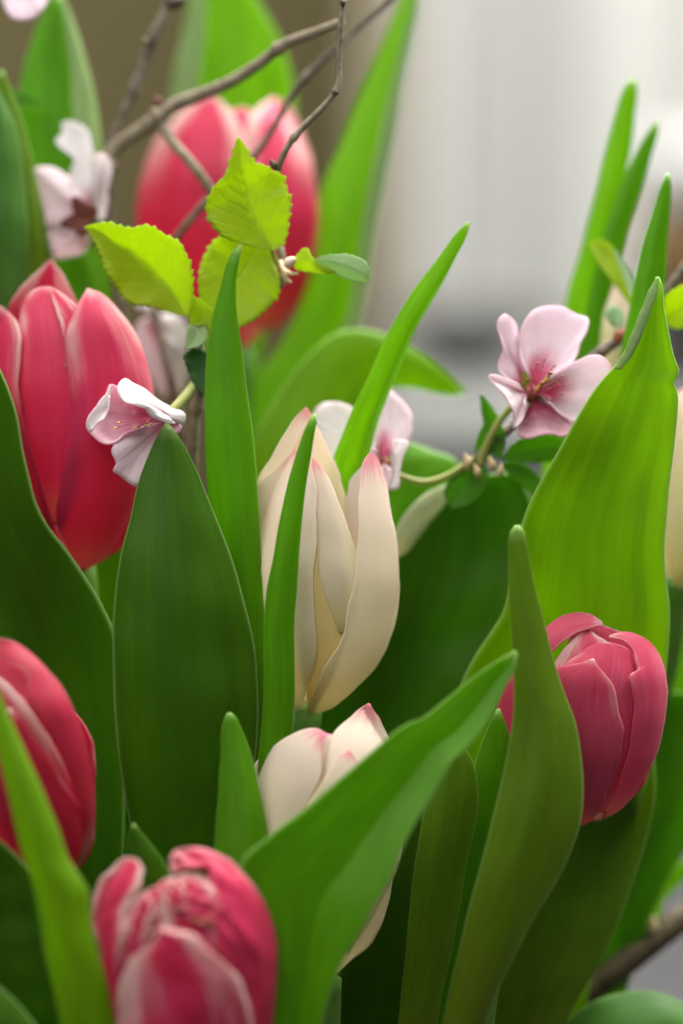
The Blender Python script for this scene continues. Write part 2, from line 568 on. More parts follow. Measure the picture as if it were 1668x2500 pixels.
class Tulip:
    def __init__(self, label, base, top, W, z, kind, group, depth=1.0, seed=0, stem_to=None, stem_from=None):
        self.base, self.top = np.array(base, float), np.array(top, float)
        self.W, self.z, self.kind, self.depth, self.seed = W, z, kind, depth, seed
        self.tone = 'std'
        self.root = empty('tulip', P(base[0], base[1], z))
        tag(self.root, label, 'tulip', group)
        self.n = 0
        kk = np.linspace(0, 1, 201)
        ww = np.interp(kk, [a for a, b in W], [b for a, b in W])
        ker = np.hanning(45)
        ker /= ker.sum()
        self.ks, self.ws = kk, np.convolve(np.pad(ww, 22, 'edge'), ker, 'valid')
        if stem_to:
            path = [P(*(stem_from or (base[0], base[1] - 12, z)))] + [P(*q) for q in stem_to]
            tube('stem', path, [0.0028, 0.0030, 0.0034], M_STEM, self.root)

    def width(self, s):
        return float(np.interp(s, self.ks, self.ws))

    def surf(self, x, y):
        ax = self.top - self.base
        ln = np.linalg.norm(ax)
        d = np.array((x, y)) - self.base
        s = np.dot(d, ax) / ln / ln
        q = abs(ax[0] * d[1] - ax[1] * d[0]) / ln
        wd = max(self.width(np.clip(s, 0, 1)), 8.0)
        q = min(q / wd, 0.985)
        return wd * math.sqrt(1 - q * q) * self.depth

    def petal(self, L, R, layer=0.0, back=False, kind=None, edge=0.0, lip=0.0, label=None, nr=52, nc=30, wave=0.012, extra=0.0, smooth=True, scale=1.0, crumple=0.0):
        """L, R: the two edges, tip first, in photograph pixels. layer: pixels inward. edge: inward turn of the edges, lip: of the tip"""
        rng = np.random.default_rng(self.seed * 31 + self.n)
        self.n += 1
        l, r = curve(pts(L), nr, smooth), curve(pts(R), nr, smooth)
        jl, jr = wob(nr, 1.6 + crumple, 5, rng), wob(nr, 1.6 + crumple, 5, rng)
        wv = wob(nr, wave, 1.5, rng)
        c1, c2, c3 = wob(nr, crumple, 2.2, rng), wob(nr, crumple, 3.4, rng), wob(nr, crumple, 5.0, rng)
        vs, uv = [], []
        for i in range(nr):
            v = 1 - i / (nr - 1)
            wpx = np.linalg.norm(l[i] - r[i])
            for j in range(nc):
                u = j / (nc - 1)
                x, y = l[i] * (1 - u) + r[i] * u
                x += (jl[i] * (1 - u) + jr[i] * u) * min(1, wpx / 60)
                s = self.surf(x, y) * scale
                dep = (s if back else -s) + layer + extra
                e = (2*u - 1)**2
                dep += edge * e * wpx + wpx * wv[i] * math.sin(5 * u + self.n)
                dep += c1[i] * math.sin(6.3 * u + 1) + c2[i] * math.cos(9.0 * u) + 0.6 * c3[i] * math.sin(14.0 * u)
                dep += lip * max(0, v - 0.8) / 0.2 * 60
                vs.append(P(x, y, self.z + dep * PX))
                uv.append((u, v))
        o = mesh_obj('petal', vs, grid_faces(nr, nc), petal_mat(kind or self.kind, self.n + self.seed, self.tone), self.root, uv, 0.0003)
        if label:
            o['label'] = label
        return o

    def backs(self, kind=None, trim=0.92, top=0.93):
        """the three petals on the far side of the cup"""
        ax = self.top - self.base
        ln = np.linalg.norm(ax)
        a = ax / ln
        nrm = np.array((-a[1], a[0]))
        for lo, hi, tp in ((-1.0, 0.15, -0.45), (-0.2, 1.0, 0.45)):
            L, R = [], []
            for s in np.linspace(top, 0.03, 16):
                wd = self.width(s) * trim * min(1.0, 0.25 + s / 0.2)
                k = (top - s) / top
                f = min(1, (k * 3.2) ** 0.6)
                c = self.base + ax * s
                m = tp * wd
                L.append(c + nrm * (m + (lo * wd - m) * f))
                R.append(c + nrm * (m + (hi * wd - m) * f))
            self.petal(L, R, 0, True, kind, wave=0.004)


def fan_petal(name, base, outline, zb, zo, mat, parent, nr=14, ns=44, cup=0.0, ruffle=0.0, seed=0, smooth=True, thick=0.0003, label=None):
    """petal as a fan from its foot to an outline; zo: depth knots along the outline (cm), cup: sag half way (cm)"""
    rng = np.random.default_rng(seed + 5)
    o = curve(pts(outline), ns, smooth)
    zz = knots(zo, ns) + wob(ns, ruffle, 2.5, rng)
    o = o + np.stack([wob(ns, 1.2, 4, rng), wob(ns, 1.2, 4, rng)], 1)
    vs, uv = [], []
    b = np.array(base, float)
    for i in range(nr):
        rr = i / (nr - 1)
        for j in range(ns):
            rad = 0.04 + 0.96 * rr
            x, y = b * (1 - rad) + o[j] * rad
            z = zb * (1 - rad) + zz[j] * rad + cup * 4 * rad * (1 - rad)
            vs.append(P(x, y, z))
            uv.append((j / (ns - 1), rad))
    ob = mesh_obj(name, vs, grid_faces(nr, ns), mat, parent, uv, thick, origin=P(b[0], b[1], zb))
    if label:
        ob['label'] = label
    return ob


def cherry_leaf(L, R, z, kind, parent, crease=0.2, tilt=0.0, teeth=13, size=4.0, seed=0, nr=90, nc=22, bulge=0.0, label=None):
    rng = np.random.default_rng(seed + 3)
    l, r = curve(pts(L), nr), curve(pts(R), nr)
    zc = knots(z, nr)
    vs, uv = [], []
    ph = np.linspace(0, teeth, nr)
    saw = (1 - (ph % 1.0)) * np.interp(np.linspace(0, 1, nr), [0, 0.06, 0.9, 1], [0.2, 1, 1, 0])
    amp = np.array([rng.uniform(0.6, 1.35) for _ in range(teeth + 2)])
    saw = saw * amp[np.floor(ph).astype(int)]
    wv = wob(nr, 0.03, 2.4, rng)
    for i in range(nr):
        c = (l[i] + r[i]) / 2
        dl = (l[i] - c) / max(np.linalg.norm(l[i] - c), 1e-3)
        dr = (r[i] - c) / max(np.linalg.norm(r[i] - c), 1e-3)
        wpx = np.linalg.norm(l[i] - r[i])
        for j in range(nc):
            u = j / (nc - 1)
            a = abs(2*u - 1)
            tooth = max(0.0, (a - 0.72) / 0.28) ** 2 * size
            x, y = l[i] * (1 - u) + r[i] * u + (dl * saw[i] if u < 0.5 else dr * saw[max(0, i - 3)]) * tooth
            f = crease * (1 - a) + tilt * (u - 0.5) + bulge * (1 - a*a)
            f += 0.007 * math.sin(62 * (1 - i/(nr-1)) - 17 * a) * (1 - a) + wv[i] * a
            vs.append(P(x, y, zc[i] + f * wpx * PX))
            uv.append((u, 1 - i / (nr - 1)))
    o = mesh_obj('leaf', vs, grid_faces(nr, nc), cherry_leaf_mat(kind), parent, uv, 0.00025)
    if label:
        o['label'] = label
    return o


def blob(name, c, rpx, mat, parent, z, squash=(1, 1, 1), tip=0.0, axis=(0, 0, 1), seg=14, rings=10):
    """small bud or anther: an egg about a pixel position"""
    cw = P(c[0], c[1], z)
    rm = rpx * PX * 0.01
    ax = Vector(axis).normalized().to_track_quat('Z', 'Y').to_matrix()
    vs, uv = [], []
    for i in range(rings + 1):
        th = math.pi * i / rings
        for k in range(seg):
            p = 2*math.pi*k/seg
            h = -math.cos(th)
            rr = math.sin(th) * (1 - tip * max(0, h))
            q = ax @ Vector((rr*math.cos(p)*squash[0], rr*math.sin(p)*squash[1], h*squash[2]))
            vs.append(cw + rm * np.array(q))
            uv.append((k/seg, i/rings))
    fs = [(i*seg + k, i*seg + (k+1) % seg, (i+1)*seg + (k+1) % seg, (i+1)*seg + k) for i in range(rings) for k in range(seg)]
    return mesh_obj(name, vs, fs, mat, parent, uv, origin=cw)


def stamen(p0, p1, z0, z1, parent, rp=1.3, anther=3.4, bend=6, mat=None, amat=None, name='stamen'):
    a, b = np.array(p0, float), np.array(p1, float)
    mid = (a + b) / 2 + np.array((-(b - a)[1], (b - a)[0])) / max(np.linalg.norm(b - a), 1) * bend
    o = tube(name, [P(*a, z0), P(*mid, (z0 + z1)/2), P(*b, z1)], [rp*PX*0.012, rp*PX*0.009], mat or M_FILAMENT, parent, 7, 12)
    return o, blob('anther', p1, anther, amat or M_ANTHER, parent, z1, (1, 0.8, 0.7), seg=8, rings=6)


# ================================================================== the setting
def sheet(name, x0, x1, y0, y1, zc, mat, nx=2, fold=0.0, seed=0, thick=0.0):
    """upright rectangle facing the camera at a given depth, given by the pixels it spans"""
    rng = np.random.default_rng(seed)
    vs, uv = [], []
    xs = np.linspace(x0, x1, nx)
    f = np.zeros(nx)
    if fold:
        t = np.linspace(0, 1, nx)
        for k in (9, 14, 23, 37):
            f += np.sin(2*np.pi*(k*t + rng.random()) + 1.2*np.sin(2*np.pi*(2.3*t + rng.random()))) * rng.uniform(0.5, 1) * 9 / k
        f *= fold
    nz = 2 if not fold else 30
    d0 = FOCUS + zc * 0.01
    yy = EYE[1] + d0 * FWD[1]
    for i in range(nz):
        for j in range(nx):
            t = i / (nz - 1)
            pt = P(xs[j], y0 + (y1 - y0) * t, zc)
            pt[1] = yy + f[j] * (0.85 + 0.3 * t)
            vs.append(pt)
            uv.append((j / (nx - 1), 1 - t))
    return mesh_obj(name, vs, grid_faces(nz, nx), mat, None, uv, thick)


def slab(name, lo, hi, mat, bevel=0.0, parent=None):
    (x0, y0, z0), (x1, y1, z1) = lo, hi
    v = [(x, y, z) for z in (z0, z1) for y in (y0, y1) for x in (x0, x1)]
    f = [(0, 2, 3, 1), (4, 5, 7, 6), (0, 1, 5, 4), (2, 6, 7, 3), (0, 4, 6, 2), (1, 3, 7, 5)]
    o = mesh_obj(name, v, f, mat, parent, origin=((x0+x1)/2, (y0+y1)/2, z0))
    o.data.polygons.foreach_set('use_smooth', [False] * 6)
    if bevel:
        b = o.modifiers.new('bevel', 'BEVEL')
        b.width = bevel
        b.segments = 3
    return o


def lathe(name, center, prof, mat, parent=None, seg=40):
    """profile of (radius, height) turned about the vertical"""
    vs, uv = [], []
    for i, (r, h) in enumerate(prof):
        for k in range(seg):
            th = 2*math.pi*k/seg
            vs.append((center[0] + r*math.cos(th), center[1] + r*math.sin(th), center[2] + h))
            uv.append((k/seg, i/len(prof)))
    n = len(prof)
    fs = [(i*seg + k, i*seg + (k+1) % seg, (i+1)*seg + (k+1) % seg, (i+1)*seg + k) for i in range(n-1) for k in range(seg)]
    return mesh_obj(name, vs, fs, mat, parent, uv, origin=center)


M_WALL = plain('wall_paint', (0.130, 0.106, 0.042), (0.155, 0.128, 0.054), 0.8, 3)
M_TRIM = plain('cream_trim', (0.50, 0.43, 0.30), (0.55, 0.48, 0.35), 0.5, 8)
M_CURTAIN = plain('white_curtain', (0.74, 0.74, 0.72), (0.79, 0.79, 0.77), 0.9, 200, (0.8, 0.8, 0.78), 0.45)
M_SILL = plain('grey_sill', (0.125, 0.128, 0.122), (0.155, 0.155, 0.148), 0.7, 20)
M_TABLE = plain('grey_table', (0.024, 0.024, 0.025), (0.042, 0.042, 0.043), 0.6, 25)
M_DARKGREY = plain('dark_grey_glaze', (0.030, 0.030, 0.030), (0.045, 0.044, 0.042), 0.6, 40)
M_WHITEGLAZE = plain('white_glaze', (0.48, 0.48, 0.475), (0.52, 0.52, 0.51), 0.4, 20)
M_WOOD = plain('brown_wood', (0.13, 0.070, 0.014), (0.20, 0.11, 0.03), 0.6, 30)

wall = tag(sheet('wall', -5200, 7000, -4200, 5200, 150, M_WALL), kind='structure')
trim = slab('window_frame', (P(885, 0, 118)[0], P(0, 0, 118)[1], -0.25), (P(1000, 0, 118)[0], P(0, 0, 118)[1] + 0.05, 0.9), M_TRIM, 0.004)
tag(trim, kind='structure')
cur = sheet('curtain', 996, 3300, -2600, 1350, 112, M_CURTAIN, 520, 0.024, 4, 0.0008)
tag(cur, 'white curtain hanging in soft vertical folds behind the flowers', 'curtain')

yb = P(0, 0, 118)[1]
SILL = -0.088
sill = tag(slab('window_sill', (P(925, 0, 90)[0], P(0, 0, 70)[1], SILL - 0.025), (0.95, yb - 0.05, SILL), M_SILL, 0.004), kind='structure')
table = tag(slab('tabletop', (-1.6, -0.9, -0.275), (1.6, yb + 0.2, -0.25), M_TABLE, 0.004), kind='structure')

bc = P(1145, 890, 92)
bowl = lathe('bowl', (bc[0], bc[1], SILL), [(0.0, 0.0), (0.018, 0.0), (0.023, 0.004), (0.034, 0.017), (0.037, 0.031), (0.035, 0.032), (0.031, 0.018), (0.015, 0.006), (0.0, 0.005)], M_DARKGREY)
tag(bowl, 'small dark grey bowl standing on the grey sill behind the flowers', 'bowl')


def height_at(py, zc):
    return P(834, py, zc)[2]


def deep_x(px, zc):
    return P(px, 0, zc)[0]


y80 = P(0, 0, 80)[1]
blk = slab('stone_block', (deep_x(1600, 80), y80, SILL), (deep_x(1600, 80) + 0.075, y80 + 0.06, height_at(720, 80)), M_DARKGREY, 0.003)
tag(blk, 'dark grey block on the sill under the brown wooden box', 'block')
bxo = slab('wooden_box', (deep_x(1588, 80), y80 - 0.004, height_at(720, 80)), (deep_x(1588, 80) + 0.085, y80 + 0.06, height_at(545, 80)), M_WOOD, 0.004)
tag(bxo, 'brown wooden box under a white pot behind the flowers', 'box')
pc = (deep_x(1600, 80) + 0.035, y80 + 0.028, height_at(545, 80))
pot = lathe('white_pot', pc, [(0.0, 0.0), (0.024, 0.0), (0.031, 0.006), (0.036, 0.018), (0.034, 0.032), (0.029, 0.038), (0.026, 0.037), (0.030, 0.028), (0.022, 0.008), (0.0, 0.005)], M_WHITEGLAZE)
tag(pot, 'rounded white pot on top of the brown wooden box', 'pot')

# ================================================================== tulips
PINKG = 'pink and white tulips in the bouquet'
CREAMG = 'cream tulips in the bouquet'

# --- tall pink tulip behind the cherry blossom
T = Tulip('tall closed deep pink tulip with white petal edges behind a side-facing cherry blossom', (200, 1395), (150, 650),
          [(0, 20), (.06, 85), (.2, 150), (.4, 200), (.6, 207), (.8, 172), (1, 80)], 2.3, 'pinktip', PINKG, 0.85, 1,
          [(230, 1700, 3), (330, 2500, 3.5), (420, 3400, 3.5)])
T.backs(top=0.86)
T.petal("125,632 85,669 50,705 25,745 10,800 0,900 20,1000", "125,632 146,658 170,701 189,741 205,800 215,900 200,1000", back=True, scale=0.35, edge=-0.05, kind='pinktop')
T.petal("124,701 100,702 78,714 55,745 46,790 50,830 52,919 66,1052 95,1170 120,1280", "124,701 140,716 162,738 185,790 205,850 215,946 210,1079 190,1185 160,1281", layer=14, edge=0.04)
T.petal("125,700 128,725 138,760 150,800 158,850 160,900", "125,700 150,716 178,738 190,752 195,790 200,850", layer=6, kind='pinkwhite')
T.petal("-4,744 -45,790 -62,860 -60,960 -30,1080 20,1200 90,1300 180,1385", "-4,744 20,762 38,780 50,812 50,866 44,946 66,1060 95,1160 128,1270 185,1385", layer=4, edge=0.03)
T.petal("213,704 191,744 170,786 160,839 164,898 174,972 166,1079 146,1185 140,1281 170,1350 200,1393",
        "213,704 245,717 282,749 319,797 346,855 367,919 377,985 374,1080 350,1180 322,1281 303,1331 255,1366 206,1393", layer=0, edge=0.02)

# --- cream tulip in the middle
T = Tulip('closed cream tulip with pink petal tips behind a slender green blade', (755, 1742), (835, 1000),
          [(0, 30), (.05, 90), (.12, 135), (.25, 170), (.45, 186), (.65, 160), (.85, 110), (1, 60)], 1.1, 'cream', CREAMG, 0.85, 5,
          [(735, 1900, 1.2), (700, 2500, 2), (650, 3400, 3)])
T.backs(top=0.7)
T.petal("748,994 724,1017 695,1059 667,1109 630,1172 622,1260 640,1380", "748,994 759,1010 784,1063 812,1119 833,1169 842,1215 846,1260 850,1380", back=True, scale=0.3, edge=-0.06)
T.petal("884,1139 861,1162 847,1204 843,1243 849,1278 861,1321 872,1367", "884,1139 900,1150 905,1204 910,1250 912,1300 912,1340 905,1380", back=True, scale=0.2, kind='pale')
T.petal("766,1119 745,1200 735,1300 730,1420 735,1540 745,1650 750,1735", "766,1119 800,1200 830,1300 850,1420 845,1540 810,1650 765,1735", layer=15, kind='inside')
T.petal("764,1117 760,1160 768,1230 774,1303 780,1400 792,1450 812,1500 828,1545", "764,1117 791,1148 815,1194 833,1243 854,1299 868,1345 874,1400 868,1470 845,1550", layer=9, edge=0.03)
T.petal("742,1085 715,1105 675,1142 632,1179 633,1268 638,1374 646,1480 655,1580 680,1670 718,1732",
        "742,1085 756,1127 773,1190 772,1232 774,1303 765,1409 767,1497 774,1568 767,1621 752,1674 735,1734", layer=0, edge=0.03)
T.petal("904,1104 890,1122 880,1169 877,1218 875,1285 872,1356 865,1416 851,1480 837,1550 819,1589 791,1631 769,1677 752,1730",
        "904,1104 921,1119 932,1155 942,1183 953,1243 964,1303 971,1356 976,1416 972,1480 964,1529 949,1571 918,1628 882,1667 840,1705 798,1734 764,1742", layer=-2, edge=0.02)

# --- cream tulip low, wrapped by the slanting leaf
T = Tulip('low cream tulip with blush pink tips half hidden by a slanting folded leaf', (800, 2400), (800, 1730),
          [(0, 30), (.1, 110), (.3, 165), (.5, 182), (.7, 180), (.85, 150), (1, 80)], -0.4, 'cream', CREAMG, 0.85, 9,
          [(790, 2700, -0.4), (760, 3400, 0)])
T.backs(top=0.85)
T.petal("900,1716 875,1733 855,1752 835,1768 815,1790 800,1850 790,1950 800,2100 800,2250", "904,1718 912,1735 925,1752 945,1792 968,1840 985,1930 980,2081 930,2200 850,2330", layer=4, edge=0.03)
T.petal("852,1832 826,1850 805,1880 780,1920 740,1985 720,2100", "852,1832 866,1850 875,1870 885,1950 880,2050 840,2200", layer=-8)
T.petal("800,1795 785,1790 765,1830 740,1900 735,2000 760,2200", "800,1795 850,1800 870,1850 880,1950 870,2080 830,2250", layer=22)
T.petal("798,1792 775,1779 745,1781 713,1794 665,1826 622,1865 612,1950 625,2060 670,2200 740,2330", "800,1795 788,1808 786,1830 786,1868 780,1905 750,1965 720,2030 720,2130 740,2230 775,2340", layer=-4, edge=0.03)

# --- pink tulip on the other side, hugged by the grey-green shoot
T = Tulip('closed pink tulip with curled petal tips beside a grey-green shoot', (1440, 2020), (1425, 1500),
          [(0, 40), (.08, 110), (.3, 175), (.5, 200), (.7, 205), (.9, 165), (1, 110)], 0.9, 'pink', PINKG, 0.85, 14,
          [(1375, 2000, 0.6), (1310, 2080, 0.3), (1225, 2260, 0.3), (1150, 2800, 0.8), (1130, 3400, 1.2)], (1425, 1965, 0.9))
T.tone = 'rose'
T.backs(top=0.82)
T.petal("1470,1518 1439,1499 1400,1496 1365,1508 1331,1533 1290,1575 1250,1640 1215,1720 1230,1850", "1472,1524 1443,1534 1410,1545 1378,1566 1345,1599 1330,1640 1325,1720 1330,1800 1340,1900", layer=16, scale=0.8, edge=0.06)
T.petal("1436,1534 1404,1556 1376,1586 1352,1622 1340,1680 1340,1760", "1440,1536 1458,1552 1480,1566 1500,1600 1500,1680 1490,1760", layer=34, scale=0.85, kind='pinkwhite')
T.petal("1462,1522 1420,1528 1390,1560 1380,1640 1390,1740", "1530,1548 1550,1562 1570,1600 1570,1660 1550,1740", layer=40, scale=0.6)
T.petal("1478,1568 1450,1573 1417,1594 1388,1616 1365,1660 1360,1750 1400,1880 1440,1980", "1480,1568 1506,1573 1530,1583 1546,1620 1546,1677 1545,1760 1533,1829 1508,1912 1480,1985", layer=12, edge=0.03)
T.petal("1446,1608 1420,1618 1390,1624 1358,1632 1310,1668 1275,1720 1265,1800 1290,1890 1345,1980 1412,2014", "1450,1608 1457,1622 1475,1643 1495,1671 1506,1704 1514,1749 1522,1779 1518,1823 1506,1881 1489,1934 1467,1976 1439,2006 1422,2015", layer=-2, edge=0.02)
T.petal("1486,1556 1520,1564 1546,1590 1551,1612 1555,1638 1537,1647 1542,1677 1547,1718 1544,1773 1533,1843 1514,1912 1489,1973 1470,1995", "1488,1552 1517,1543 1558,1551 1586,1568 1608,1599 1622,1635 1628,1668 1625,1732 1614,1801 1594,1859 1567,1906 1539,1951 1511,1978 1478,1997", layer=2, edge=0.04, lip=0.3)

# --- pink tulip low at the edge
T = Tulip('dark pink tulip with a hooded white-rimmed petal beside the slanted pale blade', (120, 2170), (10, 1570),
          [(0, 40), (.1, 110), (.3, 160), (.5, 185), (.7, 190), (.9, 140), (1, 90)], -1.6, 'pink', PINKG, 0.85, 20,
          [(180, 2500, -1.2), (300, 3400, 0)])
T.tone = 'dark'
T.backs(top=0.8)
T.petal("-60,1575 -90,1640 -80,1720 -20,1800 40,1860", "-60,1560 0,1600 74,1640 90,1700 110,1780 130,1850", layer=60, kind='pink')
T.petal("-40,1585 0,1603 50,1628 74,1652 69,1695 96,1743 138,1817 160,1865 186,1913 200,1960 205,2040 180,2120", "-40,1552 0,1558 32,1566 74,1594 117,1636 154,1684 181,1737 202,1801 218,1865 229,1934 231,1990 222,2060 190,2130", layer=-4, edge=0.05)
T.petal("-60,1640 -80,1720 -60,1800 0,1900 60,2000 110,2120", "-55,1635 0,1655 53,1705 106,1780 138,1833 160,1880 175,1960 160,2100", layer=44, kind='pinkwhite')
T.petal("24,1728 -5,1770 -40,1830 -60,1920 -30,2020 30,2100 110,2160", "28,1729 48,1753 80,1801 122,1854 160,1918 197,1971 229,2030 223,2075 202,2113 165,2140 130,2165", layer=-4, edge=0.02)

# --- pink tulip at the bottom
T = Tulip('open-tipped pink and white tulip tilted forward beneath the small dark leaf', (450, 2830), (450, 2070),
          [(0, 40), (.1, 130), (.3, 205), (.5, 228), (.7, 234), (.88, 190), (1, 120)], -3.0, 'pink', PINKG, 0.8, 25,
          [(455, 3100, -2.4), (470, 3500, -2)])
T.backs(top=0.86)
T.petal("415,2095 425,2078 445,2072 489,2100 530,2150 570,2230 590,2330 600,2450", "418,2134 440,2124 470,2122 505,2124 520,2180 550,2260 560,2350 560,2450", layer=44, kind='pink', crumple=3.4)
T.petal("425,2080 440,2094 455,2112 480,2118 500,2114 512,2140 530,2196 553,2230 575,2278 590,2358 590,2480 560,2620", "430,2076 445,2071 489,2071 532,2085 575,2113 612,2155 644,2198 670,2246 686,2304 690,2384 670,2480 600,2640", layer=6, edge=0.05, lip=0.4, crumple=3.4)
T.petal("367,2178 340,2200 320,2240 305,2300 300,2400", "400,2150 450,2135 500,2140 530,2180 560,2240", layer=30, kind='pinkwhite', crumple=2.6)
T.petal("392,2165 350,2178 325,2200 308,2232 300,2290 292,2360 300,2450", "398,2168 400,2190 380,2240 360,2300 350,2350 340,2400 330,2450", layer=14, kind='pinkwhite', crumple=2.6)
T.petal("422,2155 405,2180 395,2230 380,2300 370,2400 380,2500", "426,2153 450,2158 485,2172 521,2209 564,2267 590,2347 600,2440 590,2540", layer=18, kind='pinkwhite', crumple=2.6)
T.petal("330,2097 303,2093 271,2118 245,2150 223,2198 225,2251 238,2304 252,2358 268,2440 300,2560", "334,2097 350,2123 343,2161 322,2193 306,2235 299,2304 290,2358 290,2440 320,2560", layer=2, edge=0.05, kind='pinkwhite', crumple=2.6)
T.petal("388,2265 372,2294 346,2320 314,2347 298,2384 287,2437 285,2520 310,2640 400,2780", "395,2266 426,2271 479,2283 505,2315 548,2352 580,2379 601,2437 620,2500 618,2600 560,2720 500,2790", layer=-16, edge=0.02, kind='pinkwhite', crumple=2.6)

T.petal("455,2150 440,2165 432,2190 440,2220 470,2250", "458,2148 500,2150 530,2185 545,2230 520,2260", layer=8, kind='pinkwhite', crumple=2.6)
T.petal("428,2150 415,2160 408,2185 412,2215", "432,2150 446,2165 450,2190 440,2225", layer=2, kind='pinkwhite', crumple=2.0)
T.petal("352,2182 330,2215 315,2260 306,2320 300,2400", "356,2182 372,2200 362,2250 345,2310 325,2400", layer=4, kind='pinkwhite', crumple=2.6)
T.petal("520,2200 515,2240 530,2290 545,2350 550,2450", "524,2198 556,2232 580,2290 594,2360 590,2470", layer=10, crumple=3.4)

# --- far pink tulip
T = Tulip('bright pink tulip with pale tips standing behind the serrated lime leaves', (590, 865), (560, 235),
          [(0, 30), (.08, 80), (.3, 175), (.5, 216), (.7, 205), (.9, 150), (1, 95)], 7.0, 'pinktop', PINKG, 0.85, 32,
          [(580, 1100, 7), (560, 1800, 6), (520, 3300, 4)])
T.backs(top=0.9)
T.petal("590,262 560,275 530,330 510,400 500,500", "592,262 615,275 640,330 650,400 650,500", layer=20, kind='pinkwhite')
T.petal("668,238 635,258 605,300 590,380 580,500 590,640 600,780", "670,238 700,255 730,300 752,360 768,452 776,532 768,620 736,730 670,810", layer=4, edge=0.03)
T.petal("516,232 468,252 420,296 378,345 345,440 332,530 350,620 400,700 480,780 560,845", "518,232 548,256 575,290 600,350 615,440 620,530 620,640 610,750 600,850", layer=-2, edge=0.03)

# --- cream tulips behind the big leaf
T = Tulip('plump cream tulip half hidden behind the broad notched leaf', (1650, 1440), (1715, 930),
          [(0, 25), (.1, 65), (.3, 95), (.6, 100), (.85, 75), (1, 35)], 3.2, 'cream', CREAMG, 0.9, 40,
          [(1630, 1600, 4.2), (1530, 1900, 4.6), (1400, 2300, 4.6), (1330, 3300, 4.6)])
T.backs()
T.petal("1700,940 1650,960 1622,1020 1615,1120 1618,1230 1628,1340 1645,1430", "1705,940 1720,1000 1730,1100 1725,1230 1700,1340 1660,1430", layer=0, kind='cream')
T.petal("1740,940 1715,1000 1700,1100 1690,1230 1680,1340 1655,1435", "1742,940 1780,1000 1800,1100 1790,1230 1740,1350 1660,1438", layer=3, kind='cream')
T = Tulip('small blurred cream tulip bud between two upright narrow leaves', (1490, 1010), (1512, 680),
          [(0, 20), (.1, 38), (.35, 56), (.6, 58), (.85, 38), (1, 14)], 6.0, 'cream', CREAMG, 0.9, 44,
          [(1470, 1300, 6), (1380, 3200, 5)])
T.backs()
T.petal("1506,684 1480,720 1455,790 1445,870 1455,950 1485,1008", "1510,684 1525,730 1535,800 1532,880 1515,960 1495,1010", layer=0)
T.petal("1520,690 1505,740 1500,820 1495,900 1490,1005", "1524,690 1552,740 1560,820 1550,910 1500,1010", layer=2)

# ================================================================== tulip leaves
leaf('broad dark green leaf with a sharp tip rising before the tall pink tulip',
     "409,1032 392,1055 367,1105 340,1174 319,1265 298,1345 285,1434 277,1540 277,1625 280,1732 290,1838 310,1960 340,2150 380,2500 430,3000",
     "410,1032 436,1068 479,1148 511,1228 548,1318 577,1400 603,1498 620,1572 628,1679 628,1785 621,1860 600,1980 570,2150 530,2500 480,3000",
     (0.2, -0.2, -0.3, 0, 0.6, 1.2), 'deep', -0.16, 0.10, seed=1)
leaf('tall narrow green leaf with a curved tip crossing a serrated lime leaf',
     "587,597 572,612 557,640 540,700 524,754 511,829 504,919 503,1000 503,1079 508,1201 525,1330 545,1500 560,1700 570,1850 580,2100 590,2600",
     "588,597 586,625 578,664 575,722 582,797 590,855 604,972 620,1089 630,1212 638,1398 646,1498 648,1625 645,1732 640,1838 630,2100 620,2600",
     (0.9, 0.6, 0.5, 0.6, 1.0), 'mid', -0.20, -0.10, seed=2)
leaf('slender upright green blade crossing the cream tulip',
     "768,1010 755,1030 731,1091 709,1162 688,1254 671,1352 650,1462 646,1550 647,1656 642,1762 632,1860 625,2000 630,2500",
     "769,1010 771,1024 766,1056 759,1109 748,1176 736,1268 729,1338 724,1444 719,1515 718,1621 717,1709 714,1775 700,1850 690,2000 680,2500",
     (-0.6, -0.7, -0.7, -0.4, 0.4), 'mid', -0.22, 0.0, seed=3, nc=20)
leaf('narrow twisted leaf arching outward against the white curtain',
     "1144,542 1121,562 1084,612 1044,665 1000,723 967,781 943,822 908,903 864,996 838,1058 815,1119 800,1190 790,1300 780,1500",
     "1146,544 1134,585 1108,632 1065,713 1031,768 998,836 964,919 935,994 910,1070 893,1127 870,1185 850,1300 830,1500",
     (1.2, 1.2, 1.4, 1.8, 2.3), 'lime', -0.10, 0.0, curl_r=(0.24, 0.55), seed=0)
RLA = leaf('very broad bright leaf with a notched edge and folded pointed tip',
     "1605,676 1589,706 1573,744 1557,786 1541,826 1525,862 1503,894 1474,924 1446,960 1419,1004 1366,1095 1323,1169 1286,1249 1270,1300 1255,1380 1243,1440 1228,1498 1201,1540 1164,1594 1132,1657 1110,1760 1110,1900 1140,2150 1200,2600",
     "1607,676 1614,690 1621,749 1632,807 1648,880 1658,904 1653,922 1644,936 1653,954 1655,1000 1650,1052 1637,1159 1627,1265 1621,1345 1627,1419 1635,1480 1632,1572 1627,1636 1610,1760 1580,1900 1500,2150 1400,2600",
     (0.4, 0.5, 0.9, 1.8, 3.0, 3.6), 'warm', 0.10, -0.05, seed=5, nr=110, nc=36, smooth=True)
leaf('grey-green shoot with a blunt tip standing before the pink tulip',
     "1260,1283 1251,1293 1245,1360 1246,1466 1251,1572 1257,1679 1255,1758 1240,1850 1218,1940 1185,2080 1140,2250 1095,2440 1060,2700 1040,3000",
     "1268,1283 1276,1292 1286,1338 1302,1423 1323,1508 1345,1594 1376,1689 1403,1764 1417,1849 1421,1920 1414,2012 1392,2081 1355,2155 1302,2240 1259,2320 1217,2411 1150,2700 1110,3000",
     (-1.0, -1.2, -1.6, -1.5, -1.2), 'olive', -0.30, 0.06, seed=6, nr=90, nc=34)
